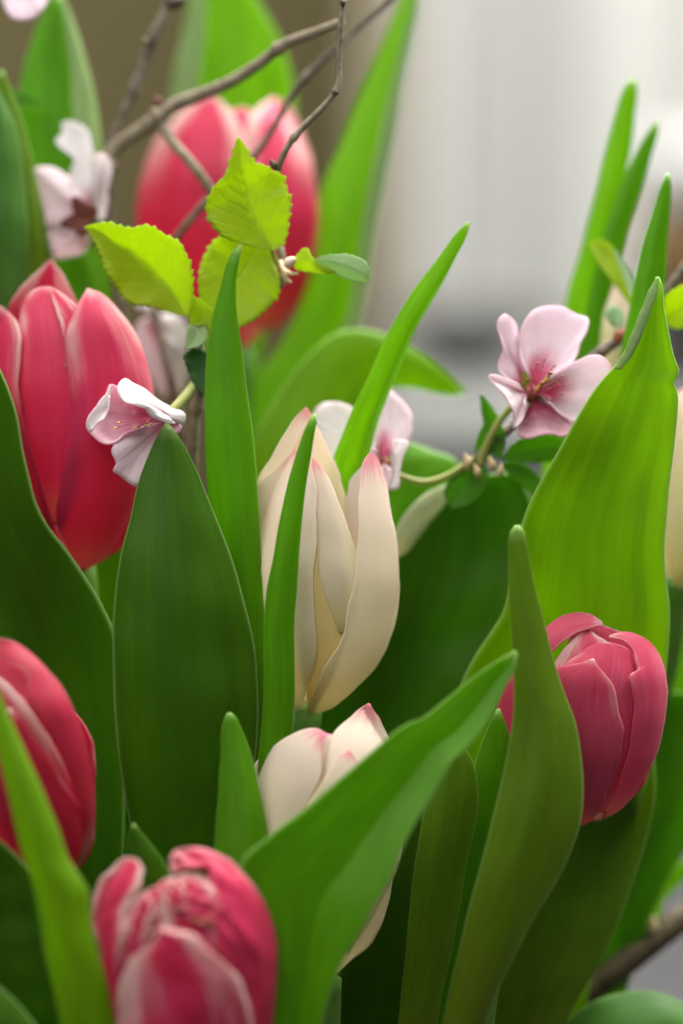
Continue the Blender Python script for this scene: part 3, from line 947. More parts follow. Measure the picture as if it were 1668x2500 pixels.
leaf('long folded green leaf slanting across the low cream tulip',
     "1259,1588 1206,1618 1153,1655 1100,1698 1047,1741 1025,1757 1005,1762 972,1781 948,1799 887,1852 834,1897 745,1973 654,2044 588,2108 590,2180 620,2270 648,2360 655,2460 640,2600 620,2900",
     "1262,1594 1254,1641 1233,1679 1201,1748 1153,1812 1100,1865 1080,1900 1057,1943 1015,2012 978,2081 951,2150 914,2214 877,2288 845,2335 820,2384 800,2440 785,2500 750,2700 720,2900",
     (-2.1, -2.9, -3.4, -3.3, -3.1), 'mid', -0.04, -0.04, crease=(0.64, 0.20), seed=3, nr=90, nc=40, wave=0.02)
leaf('small blunt green leaf tip beside the low cream tulip',
     "557,1740 548,1760 540,1852 535,1932 527,2038 520,2120 520,2300 530,2700", "562,1740 575,1751 590,1783 612,1842 633,1932 646,1996 656,2060 655,2200 640,2400 610,2700",
     (-1.0, -1.4, -1.8, -1.6), 'mid', -0.22, 0.05, seed=4)
leaf('small dark leaf tip poking up behind the forward-tilted pink tulip',
     "326,2011 314,2036 306,2086 305,2150 315,2300 340,2700", "328,2011 345,2033 362,2054 394,2097 417,2141 430,2220 420,2400 400,2700",
     (-2.0, -2.0, -1.2), 'deep', -0.15, 0.1, seed=6)
leaf('slanted pale green blade crossing the dark pink tulip',
     "-32,1610 -30,1700 0,1842 32,1985 59,2092 80,2145 96,2225 112,2331 138,2437 165,2560 220,2900", "-28,1610 -5,1680 11,1724 43,1799 80,1879 112,1953 144,2033 165,2097 197,2145 215,2177 218,2225 229,2294 255,2384 282,2500 310,2650 330,2900",
     (-3.6, -4.0, -4.0, -3.6), 'warm', -0.22, 0.0, seed=7)
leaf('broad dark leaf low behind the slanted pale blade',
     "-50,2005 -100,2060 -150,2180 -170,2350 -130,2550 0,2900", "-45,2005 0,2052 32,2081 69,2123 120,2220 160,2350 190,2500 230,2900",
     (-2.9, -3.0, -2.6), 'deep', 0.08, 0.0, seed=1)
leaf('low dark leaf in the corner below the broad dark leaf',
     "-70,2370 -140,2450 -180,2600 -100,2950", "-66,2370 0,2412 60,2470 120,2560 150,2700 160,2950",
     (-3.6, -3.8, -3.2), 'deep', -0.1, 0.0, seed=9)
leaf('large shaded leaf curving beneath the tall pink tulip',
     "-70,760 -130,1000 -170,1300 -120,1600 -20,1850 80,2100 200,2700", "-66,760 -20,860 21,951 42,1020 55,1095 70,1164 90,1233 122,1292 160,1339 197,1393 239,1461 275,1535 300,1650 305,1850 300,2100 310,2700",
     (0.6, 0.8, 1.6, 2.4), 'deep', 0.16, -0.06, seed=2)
leaf('bright lime leaf glimpsed between the tall pink tulip and the broad dark leaf',
     "240,1180 200,1280 170,1400 165,1600 190,1900 260,2600", "245,1180 290,1260 330,1360 350,1500 350,1700 350,1900 340,2600",
     (4.2, 4.5, 4.5, 4), 'lime', -0.1, 0.1, seed=3)
TLA = leaf('broad upright leaf with a pale folded side above the pink-white blossom',
     "132,-25 106,30 80,96 59,160 48,255 55,380 75,520 110,660 150,800 200,1000 250,1500", "134,-25 160,11 186,80 213,170 229,239 242,319 246,380 250,500 262,612 287,691 303,766 310,900 320,1500",
     (5.6, 5.4, 5.2, 5.0), 'mid', -0.12, 0.0, curl_r=(0.36, 0.42), seed=1)
leaf('yellow-green narrow leaf edge behind the blue-green leaf',
     "2,172 -20,230 -40,330 -50,480 -40,640 0,800 60,1100", "5,172 18,200 38,250 60,319 81,404 101,495 114,564 128,632 140,720 150,900 160,1100",
     (3.6, 3.6, 4.0), 'olive', -0.12, 0.0, seed=0, curl_r=(0.18, 0.3))
leaf('blue-green leaf with a pale edge rising past the pink-white blossom',
     "-25,170 -60,260 -80,400 -90,560 -70,720 -20,900 40,1200", "-22,170 0,229 32,298 51,394 61,479 66,559 65,650 56,740 50,900 80,1200",
     (3.1, 3.1, 3.6), 'blue', -0.14, 0.0, seed=2, curl_r=(0.25, 0.25))
TCA = leaf('tall bright leaf with a pale side behind the far pink tulip',
     "555,-190 500,-100 463,0 452,80 431,170 420,240 425,350 450,500 500,800 540,1400", "560,-190 600,-60 628,0 665,64 697,133 713,202 722,300 715,420 690,600 650,800 600,1400",
     (9, 9, 8.6, 8), 'lime', -0.1, 0.0, curl_l=(0.30, 0.45), seed=1)
TCB = leaf('long bright leaf leaning against the edge of the white curtain',
     "1012,-90 978,0 935,106 893,202 861,277 834,350 787,452 765,540 752,640 735,740 690,830 630,920 590,1030 570,1200 560,1600", "1020,-90 1021,0 999,106 978,213 956,346 935,452 914,559 898,665 880,771 850,860 790,960 720,1060 680,1200 640,1600",
     (7.6, 7.4, 7.2, 7, 6), 'lime', -0.1, 0.0, curl_r=(0.26, 0.42), seed=2)
leaf('arched dark leaf with a pointed tip bending over behind the cream tulip',
     "1134,955 1100,922 1060,888 994,845 940,818 887,806 834,809 790,832 755,866 720,905 691,946 655,1000 625,1060 600,1150 580,1400", "1134,960 1110,966 1073,963 1020,950 967,946 930,955 900,975 875,1010 850,1050 830,1090 810,1140 790,1200 770,1300 740,1400",
     (5.6, 5.2, 4.8, 4.4, 4.6), 'warm', -0.14, 0.15, seed=3)
DLA = leaf('big dark green leaf with a pale curled edge beside the cream tulip',
     "1100,1180 1060,1196 1020,1222 985,1262 962,1308 935,1370 900,1450 840,1560 760,1680 700,1800 690,1950 760,2300 850,2800", "1104,1180 1150,1172 1206,1158 1254,1158 1291,1210 1305,1300 1290,1420 1260,1560 1210,1700 1160,1840 1110,2000 1060,2300 1000,2800",
     (3.2, 3.0, 3.0, 3.0, 3.4), 'deep', 0.12, -0.05, seed=1, nc=34)
leaf('green leaf under the curved blossom stalk',
     "920,1060 900,1120 890,1200 890,1320 900,1600", "925,1060 990,1078 1055,1102 1115,1128 1120,1170 1090,1240 1040,1400 1000,1600",
     (4.2, 4.0, 4.4), 'mid', -0.1, 0.1, seed=2)
leaf('tallest narrow upright leaf beside the curtain',
     "1541,193 1526,213 1504,277 1478,372 1446,505 1414,628 1387,713 1375,770 1360,870 1340,1000 1310,1400", "1547,193 1553,207 1550,277 1537,372 1522,440 1500,540 1480,640 1465,740 1450,850 1440,1000 1420,1400",
     (4.4, 4.4, 4.6, 5), 'lime', -0.16, 0.05, seed=0)
leaf('second narrow upright leaf in front of the tallest one',
     "1604,297 1579,330 1547,383 1520,441 1494,521 1470,585 1446,692 1425,790 1400,900 1370,1100 1330,1500", "1607,297 1606,319 1589,383 1568,452 1542,532 1515,628 1494,702 1472,771 1467,834 1450,950 1430,1100 1400,1500",
     (4.0, 4.0, 4.2, 4.6), 'mid', -0.16, 0.0, seed=1)
leaf('narrow pointed leaf rising just behind the broad notched leaf',
     "1629,425 1611,463 1589,532 1563,628 1541,734 1525,820 1510,920 1490,1100 1480,1500", "1633,425 1637,452 1635,505 1628,575 1624,665 1620,760 1610,920 1600,1100 1590,1500",
     (2.2, 2.2, 2.4, 3), 'mid', -0.2, 0.0, crease=(0.42, -0.15), seed=2)
leaf('green leaf patch behind the pink tulip and broad notched leaf',
     "1760,1330 1700,1380 1640,1440 1590,1560 1560,1700 1540,1900 1500,2300", "1770,1330 1790,1450 1780,1600 1740,1750 1680,1900 1600,2300",
     (5.5, 5.2, 5, 5), 'lime', -0.1, 0.1, seed=3)
leaf('dark olive leaf with a pale upper rim behind the pink tulip',
     "1560,1706 1545,1760 1530,1850 1510,1960 1480,2100 1440,2260 1400,2500", "1563,1700 1620,1692 1680,1692 1740,1720 1760,1850 1720,2000 1640,2130 1500,2500",
     (4.6, 4.4, 4.4, 4.4), 'mid', 0.1, 0.1, seed=2)
leaf('broad dark olive leaf running down below the pink tulip',
     "1420,1700 1350,1800 1290,1950 1250,2150 1200,2330 1150,2520 1110,2800 1080,3000", "1430,1700 1520,1740 1590,1820 1600,1890 1582,2038 1530,2198 1474,2331 1398,2464 1300,2700 1240,3000",
     (2.3, 2.2, 1.8, 1.4, 1.4), 'olive', -0.05, 0.0, seed=3, nc=30)
leaf('bright green leaf slanting above the thick brown stem',
     "1760,2010 1690,2085 1620,2130 1560,2180 1510,2270 1462,2363 1420,2440 1380,2600 1330,2900", "1762,2020 1730,2090 1668,2150 1605,2220 1568,2270 1500,2345 1470,2400 1430,2600 1400,2900",
     (6, 5.6, 5, 4.6), 'lime', -0.12, 0.0, seed=1)
leaf('pale grey-green leaf arching low beneath the thick brown stem',
     "1860,2600 1760,2500 1668,2450 1605,2425 1525,2424 1451,2446 1390,2490 1340,2560 1300,2700 1270,3000", "1862,2610 1780,2590 1700,2575 1640,2590 1590,2620 1540,2680 1500,2760 1470,2850 1440,2950 1430,3000",
     (3.0, 2.6, 2.4, 2.6), 'blue', -0.14, -0.55, seed=3)
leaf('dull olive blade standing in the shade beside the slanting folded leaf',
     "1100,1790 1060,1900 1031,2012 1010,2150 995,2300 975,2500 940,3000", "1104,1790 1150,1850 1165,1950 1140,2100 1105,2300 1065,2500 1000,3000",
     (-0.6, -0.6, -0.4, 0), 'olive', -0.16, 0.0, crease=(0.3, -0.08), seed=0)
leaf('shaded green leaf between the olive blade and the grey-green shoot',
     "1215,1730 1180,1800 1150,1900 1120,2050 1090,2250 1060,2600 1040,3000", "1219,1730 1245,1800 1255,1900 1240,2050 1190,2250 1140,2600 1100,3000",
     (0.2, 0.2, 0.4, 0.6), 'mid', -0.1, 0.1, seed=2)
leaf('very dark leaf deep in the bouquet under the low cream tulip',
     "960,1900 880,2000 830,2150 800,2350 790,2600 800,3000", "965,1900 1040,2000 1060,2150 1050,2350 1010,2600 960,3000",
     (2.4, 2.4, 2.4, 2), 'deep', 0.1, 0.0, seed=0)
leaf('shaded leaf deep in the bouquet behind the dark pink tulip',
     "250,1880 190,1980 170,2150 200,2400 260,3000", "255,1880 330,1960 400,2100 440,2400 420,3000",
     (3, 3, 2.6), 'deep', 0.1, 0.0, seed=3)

def fold(parent, L, R, z, kind, tilt, label, bulge=-0.2):  # ribbon along a folded edge; its pale colour carries the painted sheen
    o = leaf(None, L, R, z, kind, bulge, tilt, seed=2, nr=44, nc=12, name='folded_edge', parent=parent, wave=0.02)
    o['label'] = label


fold(TLA, "150,-8 164,90 172,170 176,250 182,320 190,400 200,500 215,600", "152,-8 188,80 215,170 231,239 244,319 248,380 252,500 262,600", (5.1, 4.9, 4.8, 4.7), 'pale_sheen', 0.5, 'folded side of the leaf with painted pale sheen')
fold(TCA, "490,-120 463,-10 450,80 429,170 417,240 420,330 440,450", "494,-120 505,-10 502,80 492,170 482,240 478,330 480,450", (8.4, 8.4, 8.2), 'pale_sheen', -0.5, 'folded side of the leaf with painted pale sheen')
fold(TCB, "1014,-90 1008,0 982,106 955,213 925,346 903,452 885,559 870,665 850,771 810,860", "1018,-90 1023,0 1003,106 982,213 960,346 939,452 918,559 902,665 884,771 855,860", (7.2, 7.0, 6.8, 6.6), 'pale_sheen', 0.2, 'folded rim of the leaf with painted blue-green sheen')
fold(DLA, "1150,1170 1100,1182 1060,1194 1020,1220 985,1260 958,1310 948,1350", "1150,1176 1110,1198 1092,1222 1060,1260 1026,1304 992,1348 956,1366", (2.9, 2.8, 2.7, 2.7), 'bright_sheen', 0.6, 'curled edge of the leaf with painted silvery sheen')
fold(DLA, "1235,1150 1262,1160 1285,1190 1300,1230", "1238,1146 1272,1146 1300,1180 1304,1230", (2.9, 2.8, 2.9), 'bright_sheen', 0.4, 'curled edge of the leaf with painted silvery sheen')
fold(RLA, "1604,677 1588,706 1572,744 1556,786 1540,826 1524,862 1500,900", "1609,677 1603,720 1590,756 1577,792 1563,828 1547,862 1516,902", (0.2, 0.25, 0.3, 0.45), 'pale_sheen', -0.5, 'folded edge near the tip with painted blue-green sheen')

# ================================================================== cherry branches
# --- branch with grey twigs crossing in front of the far pink tulip
B1 = empty('cherry_branch', P(330, 1500, 4.6))
tag(B1, 'grey-brown forked cherry branch in front of the far pink tulip', 'branch')
tube('twig', [P(*q) for q in [(422, -60, 4.4), (405, 20, 4.4), (372, 95, 4.3), (345, 172, 4.3), (322, 235, 4.2), (292, 300, 4.2), (268, 365, 4.2), (262, 450, 4.2), (266, 560, 4.2), (285, 700, 4.2), (310, 1000, 4.4), (330, 1500, 4.6)]],
     [0.0010, 0.0010, 0.0012, 0.0013, 0.0014], M_BARK, B1, n=120, rough=0.16, nodes=(0.10, 0.18), seed=2)
tube('twig', [P(*q) for q in [(836, 54, 2.0), (770, 80, 2.4), (700, 106, 2.8), (630, 158, 3.1), (560, 202, 3.4), (490, 232, 3.7), (418, 262, 3.9), (370, 300, 4.0), (310, 340, 4.1), (280, 360, 4.15), (262, 420, 4.1)]],
     [0.00095, 0.0011, 0.0013, 0.0016, 0.0016], M_BARKPALE, B1, n=110, rough=0.14, nodes=(0.24, 0.72, 0.98), seed=3)
tube('twig', [P(*q) for q in [(396, 308, 3.9), (425, 352, 3.7), (458, 388, 3.5), (490, 428, 3.5), (520, 472, 3.6)]],
     [0.0011, 0.0010], M_BARKPALE, B1, n=50, rough=0.14, seed=4)
tube('twig', [P(*q) for q in [(838, -40, 1.2), (836, 2, 1.2), (832, 60, 1.2), (828, 130, 1.3), (820, 222, 1.3), (792, 258, 1.3), (748, 302, 1.3), (708, 350, 1.3), (684, 398, 1.4), (676, 450, 1.9), (678, 560, 2.1), (690, 650, 1.9), (688, 700, 1.9)]],
     [0.00060, 0.00055, 0.00062, 0.0007, 0.0008], M_BARKPALE, B1, n=130, rough=0.2, nodes=(0.055, 0.33, 0.52), seed=5)
blob('bud', (668, 402), 13, M_BARKDARK, B1, 1.2, (0.8, 0.8, 1.2), 0.4, (-0.6, 0, 0.8))
blob('bud', (820, 226), 9, M_BARKDARK, B1, 1.2, (0.9, 0.9, 1.1), 0.3, (0.8, 0, -0.3))
blob('bud', (838, 6), 12, M_BARKDARK, B1, 1.1, (1.1, 0.8, 0.8), 0.3, (0.8, 0, 0.5))
blob('bud', (385, 245), 12, M_SEPAL, B1, 3.9, (0.8, 0.8, 1.2), 0.4, (-0.9, 0, 0.4))
blob('bud', (355, 98), 9, M_BARKPALE, B1, 4.1, (0.8, 0.8, 1.0), 0.4, (-0.9, 0, 0.4))
blob('bud', (432, 6), 22, M_BARKDARK, B1, 4.1, (0.8, 0.8, 1.4), 0.4, (0.9, 0, 0.3))
blob('bud', (708, 640), 17, M_BUDCREAM, B1, 1.2, (0.8, 0.8, 1.1), 0.3, (0.7, -0.3, 0.6))
for bx, by, ex, ey in ((690, 660, 728, 668), (684, 640, 700, 676), (692, 668, 712, 690)):
    tube('bud_scale', [P(bx, by, 1.5), P((bx+ex)/2, (by+ey)/2 + 4, 1.3), P(ex, ey, 1.2)], [0.0007, 0.0005, 0.0002], M_BUD, B1, 8, 12)
tube('leaf_stalk', [P(*q) for q in [(664, 608, 1.3), (672, 632, 1.4), (686, 656, 1.5)]], [0.0005, 0.0006], M_PEDICEL, B1, 8, 14)
cherry_leaf("581,336 567,384 549,430 521,462 505,513 521,550 549,577 595,595 640,606 664,612", "583,336 604,370 620,398 640,402 660,416 687,428 699,462 707,490 703,536 700,568 688,598 668,612",
            (0.9, 0.9, 1.2), 'lime', B1, 0.16, 0.1, 15, 8, 1)
cherry_leaf("505,800 494,760 489,729 487,687 497,632 530,585 570,560 620,565 650,590", "505,802 545,808 595,793 641,761 677,719 680,678 668,640 660,610 652,592",
            (1.5, 1.6, 1.8), 'lime', B1, 0.1, 0.0, 17, 8, 2)
cherry_leaf("818,662 790,650 765,632 746,606 733,614 724,626 716,640", "820,664 800,668 775,666 750,662 735,660 722,656 716,644", (1.0, 1.2, 1.3), 'lime', B1, -0.1, 0.2, 7, 3, 3, nr=50)
cherry_leaf("903,684 896,645 866,626 822,622 785,628 770,632", "900,688 861,684 830,672 812,660 790,645 772,638", (0.8, 1.0, 1.2), 'pale', B1, -0.3, 0.4, 9, 3, 4, nr=60)

# blossom seen from behind with brown sepals, on that branch
B1Z = 3.8
b = blob('blossom', (210, 532), 16, M_SEPAL, B1, B1Z, (0.8, 0.8, 1.2), 0.0, (-0.5, 0, 0.3))
b['label'] = 'pale pink blossom seen from behind with brown sepals'
tube('stalk', [P(214, 536, B1Z), P(240, 548, B1Z + 0.1), P(266, 580, 4.1)], [0.0006, 0.0005], M_SEPAL, b, 8, 16)
leaf(None, "163,297 150,304 153,318 145,332 136,345 146,360 166,374 181,388 174,412 172,440 190,480 200,505", "165,297 194,302 216,325 224,352 226,403 222,450 212,490 206,505", (4.4, 4.2, 4.1, 4.0), bulge=0.12, nr=50, nc=18, seed=3, wave=0.05, thick=0.0003, name='petal', parent=b, mat=blossom_mat('white'))
fan_petal('petal', (205, 525), "190,450 171,434 143,416 114,408 86,412 84,440 92,480 98,520 106,548 140,560 180,550", B1Z+.1, (4.2, 4.4, 4.4, 4.2), blossom_mat('blush'), b, cup=-0.1, ruffle=0.05, seed=2)
fan_petal('petal', (206, 540), "150,540 108,546 118,590 127,612 139,632 163,627 204,617 215,597 214,575 212,555", B1Z+.1, (4.3, 4.5, 4.3), blossom_mat('blush'), b, cup=-0.1, ruffle=0.05, seed=3)
fan_petal('petal', (222, 525), "228,470 240,430 236,395 232,380 246,375 268,388 273,412 266,454 260,505 252,536 236,530", B1Z+.1, (3.6, 3.7, 3.8), blossom_mat('white'), b, cup=0.1, ruffle=0.05, seed=4)
fan_petal('petal', (216, 510), "212,470 218,430 232,425 244,450 240,470 230,500", B1Z+.3, (4.3, 4.3), blossom_mat('pink'), b, seed=5)
for ex, ey in ((178, 478), (145, 549), (190, 577), (232, 500)):
    a0 = np.array((212., 534.))
    e0 = np.array((float(ex), float(ey)))
    nn = np.array((-(e0 - a0)[1], (e0 - a0)[0])) / np.linalg.norm(e0 - a0) * 19
    fan_petal('sepal', a0, [a0 + nn*0.6, (a0 + e0)/2 + nn, e0, (a0 + e0)/2 - nn, a0 - nn*0.6], B1Z-.3, (3.5, 3.45, 3.5), M_SEPAL, b, nr=6, ns=20, thick=0.0004)

# blossom corner at the top
b = blob('blossom', (45, -55), 16, M_SEPAL, B1, 4.2)
b['label'] = 'pink blossom cut off at the top edge'
tube('stalk', [P(45, -55, 4.2), P(200, -110, 4.3), P(420, -60, 4.4)], [0.0006, 0.0006], M_SEPAL, b, 8, 16)
fan_petal('petal', (45, -50), "-10,-30 5,0 15,25 35,48 60,50 95,35 118,0 120,-40", 4.2, (3.8, 3.6, 3.8), blossom_mat('pink'), b, cup=-0.1, ruffle=0.05, seed=8)
fan_petal('petal', (45, -60), "0,-30 -40,-50 -60,-90 -40,-130 0,-140 20,-100", 4.2, (4.0, 3.8, 4.0), blossom_mat('pink'), b, cup=-0.1, ruffle=0.05, seed=9)
fan_petal('petal', (45, -62), "30,-110 40,-150 80,-160 120,-130 120,-90 90,-70", 4.2, (4.0, 3.8, 4.0), blossom_mat('pink'), b, cup=-0.1, ruffle=0.05, seed=10)

# --- thin twig running behind, with a hidden blossom
B2 = empty('cherry_branch', P(440, 1500, 4.4))
tag(B2, 'thin dark twig passing behind the serrated lime leaves', 'branch')
tube('twig', [P(*q) for q in [(1010, -60, 3.6), (956, 0, 3.6), (895, 52, 3.6), (834, 106, 3.7), (775, 160, 3.8), (722, 218, 3.8), (680, 290, 3.8), (628, 372, 3.8), (575, 425, 3.8), (515, 480, 3.7), (470, 530, 3.7), (428, 585, 3.8), (385, 680, 4.2), (378, 750, 4.2), (395, 820, 4.0), (412, 900, 3.8), (432, 980, 3.8), (440, 1200, 4), (440, 1500, 4.4)]],
     [0.0006, 0.0007, 0.0008, 0.0011, 0.0010], M_BARK, B2, n=170, rough=0.16, nodes=(0.2, 0.36), seed=7)
b = blob('blossom', (378, 770), 16, M_SEPAL, B2, 4.6)
b['label'] = 'blurred pale blossom behind the tall pink tulip'
fan_petal('petal', (385, 775), "400,765 440,770 462,810 460,850 430,870 405,850 395,820", 4.6, (5.0, 5.2, 5.0), blossom_mat('white'), b, cup=0.1, seed=11)
fan_petal('petal', (378, 778), "365,770 335,790 325,830 345,880 375,940 400,975 408,900 395,830", 4.7, (5.0, 5.4, 5.0), blossom_mat('blush'), b, cup=0.1, seed=12)
fan_petal('petal', (380, 770), "360,760 330,745 325,715 350,705 380,720 390,750", 4.6, (4.9, 5.1, 4.9), blossom_mat('white'), b, cup=0.1, seed=13)
fan_petal('petal', (400, 820), "415,830 430,860 425,930 435,980 455,930 462,870 450,830", 4.6, (5.4, 5.6, 5.2), blossom_mat('white'), b, cup=0.1, seed=14)
cherry_leaf("100,252 60,230 20,215 -20,190", "102,256 70,252 30,250 -15,230", (4.6, 4.6), 'green', B2, 0.1, 0, 6, 3, 3, nr=40)

# --- leafy twig carrying the side-on blossom before the tall pink tulip
B3 = empty('cherry_branch', P(470, 1500, 2.6))
tag(B3, 'leafy cherry twig with a side-facing blossom before the tall pink tulip', 'branch')
tube('twig', [P(*q) for q in [(466, 770, 1.7), (480, 815, 1.7), (490, 870, 1.7), (492, 940, 1.6), (480, 1000, 1.7), (470, 1150, 2.0), (470, 1500, 2.6)]],
     [0.0009, 0.0011, 0.0013, 0.0013], M_BARKPALE, B3, n=70, rough=0.15, nodes=(0.2, 0.3), seed=8)
cherry_leaf("207,553 225,575 246,618 264,669 292,710 315,737 361,744 407,758 448,772", "209,552 260,545 315,559 361,553 397,572 434,592 457,632 468,687 468,733 458,772",
            (1.2, 1.0, 1.4), 'lime', B3, 0.34, -0.05, 20, 8, 6)
cherry_leaf("470,726 466,750 462,770 465,790", "474,724 500,742 520,765 515,785 480,796", (1.1, 1.3), 'lime', B3, 0.15, 0, 6, 4, 7, nr=44)
cherry_leaf("452,850 456,815 462,795 474,786", "456,852 490,842 505,815 495,795 480,786", (1.0, 1.4), 'pale', B3, 0.15, 0, 7, 4, 8, nr=44, label='small pale underside of a curled young leaf')
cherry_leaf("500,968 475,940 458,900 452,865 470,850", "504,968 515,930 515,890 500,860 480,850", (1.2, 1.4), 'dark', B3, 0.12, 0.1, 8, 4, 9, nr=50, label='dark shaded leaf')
b = blob('blossom', (415, 1010), 15, M_CALYX, B3, 0.55, (0.8, 0.8, 1.4), 0.0, (0.8, 0.1, 0.5))
b['label'] = 'pink blossom with a white folded upper petal'
tube('stalk', [P(412, 1012, 0.5), P(434, 988, 0.7), P(470, 944, 1.3), (P(490, 915, 1.6))], [0.0011, 0.0010, 0.0009, 0.0009], M_PEDICEL, b, 10, 24)
fan_petal('petal', (404, 1012), "446,1040 453,1014 422,994 384,976 353,950 323,933 305,924 290,936 285,950 302,978 343,983 366,1014 397,1026 428,1034", 0.25, (0.5, 0.7, 0.6, -0.2, -0.6, -0.3, 0.1), blossom_mat('white'), b, cup=-0.22, ruffle=0.04, seed=21)
fan_petal('petal', (400, 1022), "330,975 290,948 270,939 258,966 238,992 217,1018 212,1043 226,1064 257,1085 278,1082 309,1056 345,1046", 0.6, (0.4, 0.9, 0.9, 0.4, 0.1), blossom_mat('rose'), b, cup=0.25, ruffle=0.05, seed=22)
fan_petal('petal', (268, 990), "270,938 262,955 240,985 217,1016 212,1042 218,1056 232,1040 256,1020 262,1000 268,965", 0.55, (0.6, 0.3, 0.3, 0.5), blossom_mat('white'), b, nr=8, seed=23)
fan_petal('petal', (404, 1028), "343,1046 308,1056 282,1080 273,1105 283,1133 276,1148 297,1166 333,1187 360,1150 390,1110 410,1060", 0.6, (0.45, 0.35, 0.4, 0.5), blossom_mat('blush'), b, cup=-0.12, ruffle=0.04, seed=24)
fan_petal('petal', (410, 1025), "428,1034 445,1042 440,1052 420,1060 405,1045", 0.4, (0.3, 0.2), blossom_mat('rose'), b, nr=6, ns=20, seed=25)
for ex, ey, zz in ((362, 1030, 0.1), (368, 1036, 0.05), (330, 1044, 0.0), (338, 1042, 0.1), (290, 1032, 0.3), (283, 1045, 0.3), (355, 1038, 0.15)):
    stamen((402, 1022), (ex, ey), 0.45, zz, b, 1.2, 4.2, 4, None, M_YELLOW)

# --- branch with the open hero blossom
B4 = empty('cherry_branch', P(1150, 1600, 4.8))
tag(B4, 'cherry branch with an open pink blossom beside the broad notched leaf', 'branch')
tube('twig', [P(*q) for q in [(1720, 590, 3.2), (1650, 680, 3.0), (1590, 760, 2.9), (1540, 806, 2.8), (1500, 838, 2.6), (1455, 866, 2.4), (1400, 905, 2.3), (1330, 965, 2.3), (1262, 1030, 2.4), (1200, 1085, 2.3), (1165, 1122, 2.4), (1150, 1150, 3.2), (1140, 1200, 4.0), (1150, 1600, 4.8)]],
     [0.0009, 0.0010, 0.0009, 0.0010, 0.0012], M_BARK, B4, n=110, rough=0.18, nodes=(0.28, 0.60), seed=9)
blob('bud', (1516, 818), 20, M_CALYX, B4, 2.4, (0.8, 0.8, 1.2), 0.4, (0.6, 0, 0.6))
for q in ((1140, 1128, 18), (1200, 1132, 17), (1222, 1148, 14), (1165, 1150, 16)):
    blob('bud_scale', q[:2], q[2], M_BUD, B4, 2.0, (0.8, 0.6, 1.3), 0.5, (random.uniform(-.5, .5), 0, 1))
cherry_leaf("1173,965 1176,1000 1184,1040 1196,1085 1205,1115", "1177,965 1200,992 1222,1030 1234,1075 1222,1120", (2.0, 2.2, 2.2), 'green', B4, 0.15, 0.1, 8, 2, 11, nr=50)
cherry_leaf("1180,1035 1168,1062 1160,1100 1172,1130", "1186,1035 1200,1070 1200,1100 1186,1130", (2.3, 2.3), 'green', B4, 0.12, 0, 6, 2, 12, nr=40)
cherry_leaf("1400,1086 1350,1062 1300,1064 1255,1082 1225,1115", "1402,1092 1370,1118 1320,1128 1270,1130 1230,1122", (2.4, 2.4, 2.3), 'green', B4, 0.12, 0.2, 9, 3, 13, nr=50)
cherry_leaf("1345,1225 1320,1170 1290,1140 1250,1128 1222,1130", "1348,1228 1320,1222 1280,1190 1245,1160 1224,1140", (2.2, 2.2, 2.2), 'green', B4, 0.12, 0.4, 8, 2, 14, nr=50)
cherry_leaf("1100,1240 1085,1200 1100,1170 1140,1140 1170,1130", "1104,1242 1150,1230 1185,1190 1190,1150 1180,1135", (2.2, 2.2, 2.3), 'green', B4, 0.12, 0.2, 8, 2, 15, nr=50)
cherry_leaf("1437,590 1460,640 1490,680 1520,720 1548,760", "1441,586 1480,590 1502,612 1516,650 1530,700 1552,760", (3.4, 3.2, 3.0), 'lime', B4, 0.15, 0.2, 8, 2, 16, nr=50)
cherry_leaf("1500,612 1514,650 1530,690 1550,745", "1504,612 1545,680 1556,720 1556,748", (3.2, 3.0), 'mint', B4, 0.1, 0.2, 6, 2, 17, nr=40, label='pale mint underside of a folded young leaf')
cherry_leaf("1740,680 1690,690 1650,705 1622,728 1600,770", "1745,690 1740,750 1700,790 1650,802 1605,780", (2.0, 2.2, 2.6), 'lime', B4, 0.12, 0.1, 9, 3, 18, nr=50)
fan_petal('bud_leaf', (1505, 800), "1490,790 1478,765 1500,745 1522,770 1520,800", 2.6, (2.5, 2.5), cherry_leaf_mat('mint'), B4, nr=6, ns=18)

b = blob('blossom', (1298, 958), 24, M_CALYX, B4, 1.55, (1, 1, 0.8), 0.0, (0.2, -0.8, 0.4))
b['label'] = 'open pink blossom facing outward with red centre and stamens'
tube('stalk', [P(1292, 962, 1.7), P(1244, 999, 1.9), P(1212, 1040, 2.0), P(1185, 1095, 2.1), P(1172, 1135, 2.2)], [0.0007, 0.0007, 0.0008], M_PEDICEL, b, 10, 30)
fan_petal('petal', (1304, 945), "1290,912 1274,879 1268,828 1282,784 1300,760 1341,747 1377,750 1405,765 1437,777 1433,807 1419,835 1410,863 1395,886 1362,905 1330,925", 1.5, (1.3, 1.5, 1.8, 1.5, 1.2), blossom_mat('pink'), b, cup=0.15, ruffle=0.06, seed=31)
fan_petal('petal', (1312, 958), "1350,915 1367,904 1405,884 1464,869 1486,886 1500,930 1490,985 1450,1025 1405,1030 1367,1008 1345,985", 1.5, (1.2, 1.2, 1.3, 1.0), blossom_mat('pink'), b, cup=0.15, ruffle=0.06, seed=32)
fan_petal('petal', (1302, 968), "1284,1004 1262,1047 1269,1066 1290,1071 1323,1061 1354,1061 1377,1066 1400,1040 1370,1008 1340,985", 1.5, (1.2, 1.0, 1.0, 1.2), blossom_mat('rose'), b, cup=0.18, ruffle=0.05, seed=33)
fan_petal('petal', (1284, 960), "1262,935 1240,928 1216,916 1194,918 1200,932 1214,946 1237,976 1252,1006 1257,1048 1268,1037 1282,1006 1280,985", 1.5, (1.0, 0.8, 0.7, 0.8, 1.0), blossom_mat('blush'), b, cup=-0.06, ruffle=0.04, seed=34)
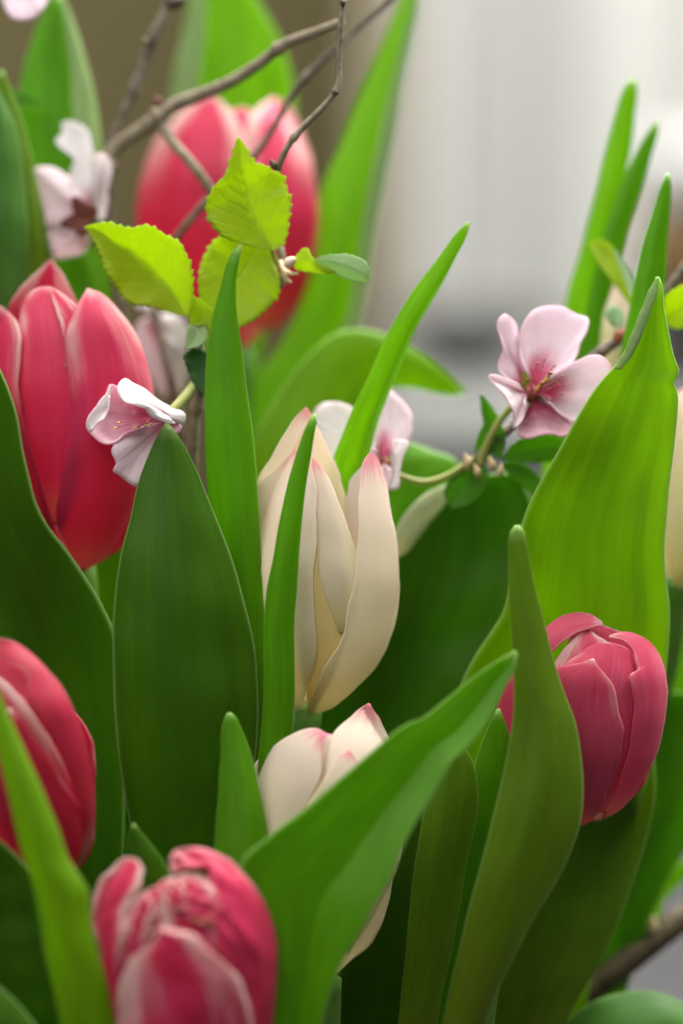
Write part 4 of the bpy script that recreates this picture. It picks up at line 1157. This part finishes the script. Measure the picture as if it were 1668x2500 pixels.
fan_petal('petal', (1286, 948), "1266,940 1240,925 1217,900 1228,850 1221,820 1215,787 1236,766 1246,774 1263,802 1260,833 1266,863 1276,894 1290,915", 1.55, (1.3, 1.2, 1.4, 1.5), blossom_mat('pink'), b, cup=0.15, ruffle=0.05, seed=35)
for ex, ey in ((1276, 905), (1262, 940), (1340, 990), (1365, 920), (1295, 995)):
    a0 = np.array((1298., 955.))
    e0 = np.array((float(ex), float(ey)))
    nn = np.array((-(e0 - a0)[1], (e0 - a0)[0])) / np.linalg.norm(e0 - a0) * 11
    fan_petal('sepal', a0, [a0 + nn*0.6, (a0 + e0)/2 + nn, e0, (a0 + e0)/2 - nn, a0 - nn*0.6], 1.62, (1.55, 1.5, 1.55), M_GREENSEPAL, b, nr=6, ns=20)
rs = random.Random(4)
for ex, ey in ((1312, 887), (1330, 879), (1354, 893), (1373, 917), (1376, 940), (1371, 963), (1296, 900), (1345, 975), (1322, 905), (1360, 935), (1287, 925), (1335, 950)):
    stamen((1302 + rs.uniform(-10, 10), 958 + rs.uniform(-8, 8)), (ex, ey), 1.4, 0.8 + rs.uniform(-0.1, 0.3), b, 1.5, 3.6, rs.uniform(-6, 8))
stamen((1306, 955), (1344, 911), 1.4, 0.55, b, 4.5, 6.5, 3, M_PISTIL, M_ANTHER, 'pistil')
stamen((1308, 957), (1338, 925), 1.4, 0.7, b, 3.6, 4.5, -3, M_PISTIL, M_YELLOW, 'pistil')
stamen((1304, 958), (1322, 935), 1.4, 0.8, b, 3.6, 4.5, 3, M_PISTIL, M_CALYX, 'pistil')

b = blob('blossom', (938, 1130), 17, M_CALYX, B4, 2.2, (1, 1, 1.2), 0.0, (0.6, 0, -0.5))
b['label'] = 'pale pink blossom on a curved stalk behind the cream tulip'
tube('stalk', [P(945, 1140, 2.2), P(983, 1164, 2.2), P(1036, 1177, 2.2), P(1100, 1158, 2.2), P(1153, 1121, 2.2)], [0.0006, 0.0007, 0.0007], M_PEDICEL, b, 10, 34)
fan_petal('petal', (933, 1125), "905,1060 915,990 948,950 966,964 989,985 1005,1013 1006,1039 997,1077 964,1078 958,1105", 2.1, (2.6, 2.6, 2.2), blossom_mat('pink'), b, cup=0.1, ruffle=0.05, seed=41)
fan_petal('petal', (925, 1120), "890,1130 835,1126 812,1126 790,1080 765,1010 787,985 812,981 847,988 880,1010 910,1060", 2.2, (2.6, 2.8, 2.6), blossom_mat('white'), b, cup=0.1, ruffle=0.05, seed=42)
fan_petal('petal', (960, 1120), "962,1074 980,1072 996,1079 985,1113 975,1153 969,1195 956,1195 959,1148 956,1110", 1.9, (1.7, 1.6, 1.7), blossom_mat('white'), b, nr=8, ruffle=0.03, seed=43)
fan_petal('petal', (938, 1130), "930,1150 925,1180 940,1192 958,1195 955,1150", 2.1, (1.8, 1.8), blossom_mat('blush'), b, nr=8, seed=44)
for ex, ey in ((920, 1090), (930, 1085), (912, 1100), (945, 1095)):
    stamen((936, 1126), (ex, ey), 2.0, 1.7, b, 1.3, 3.4, 3)

# --- thick brown stem at the lower edge
M_STEMWOOD = plain('woody_stem_bark', (0.05, 0.034, 0.012), (0.10, 0.07, 0.03), 0.7, 200, bump=0.4)
B5 = empty('woody_stem', P(1300, 2560, 4.2))
tag(B5, 'thick dark brown woody stem slanting over the pale low leaf', 'stem')
tube('bark', [P(*q) for q in [(1800, 2150, 5.6), (1700, 2215, 5.2), (1640, 2262, 4.9), (1560, 2325, 4.6), (1500, 2372, 4.4), (1440, 2420, 4.3), (1370, 2490, 4.2), (1300, 2560, 4.2)]],
     [0.0027, 0.0029, 0.0030], M_STEMWOOD, B5, n=80, rough=0.05, nodes=(), seed=12)
blob('bud', (1590, 2262), 26, M_BUD, B5, 4.6, (0.8, 0.8, 1.2), 0.4, (0.2, 0, 1))
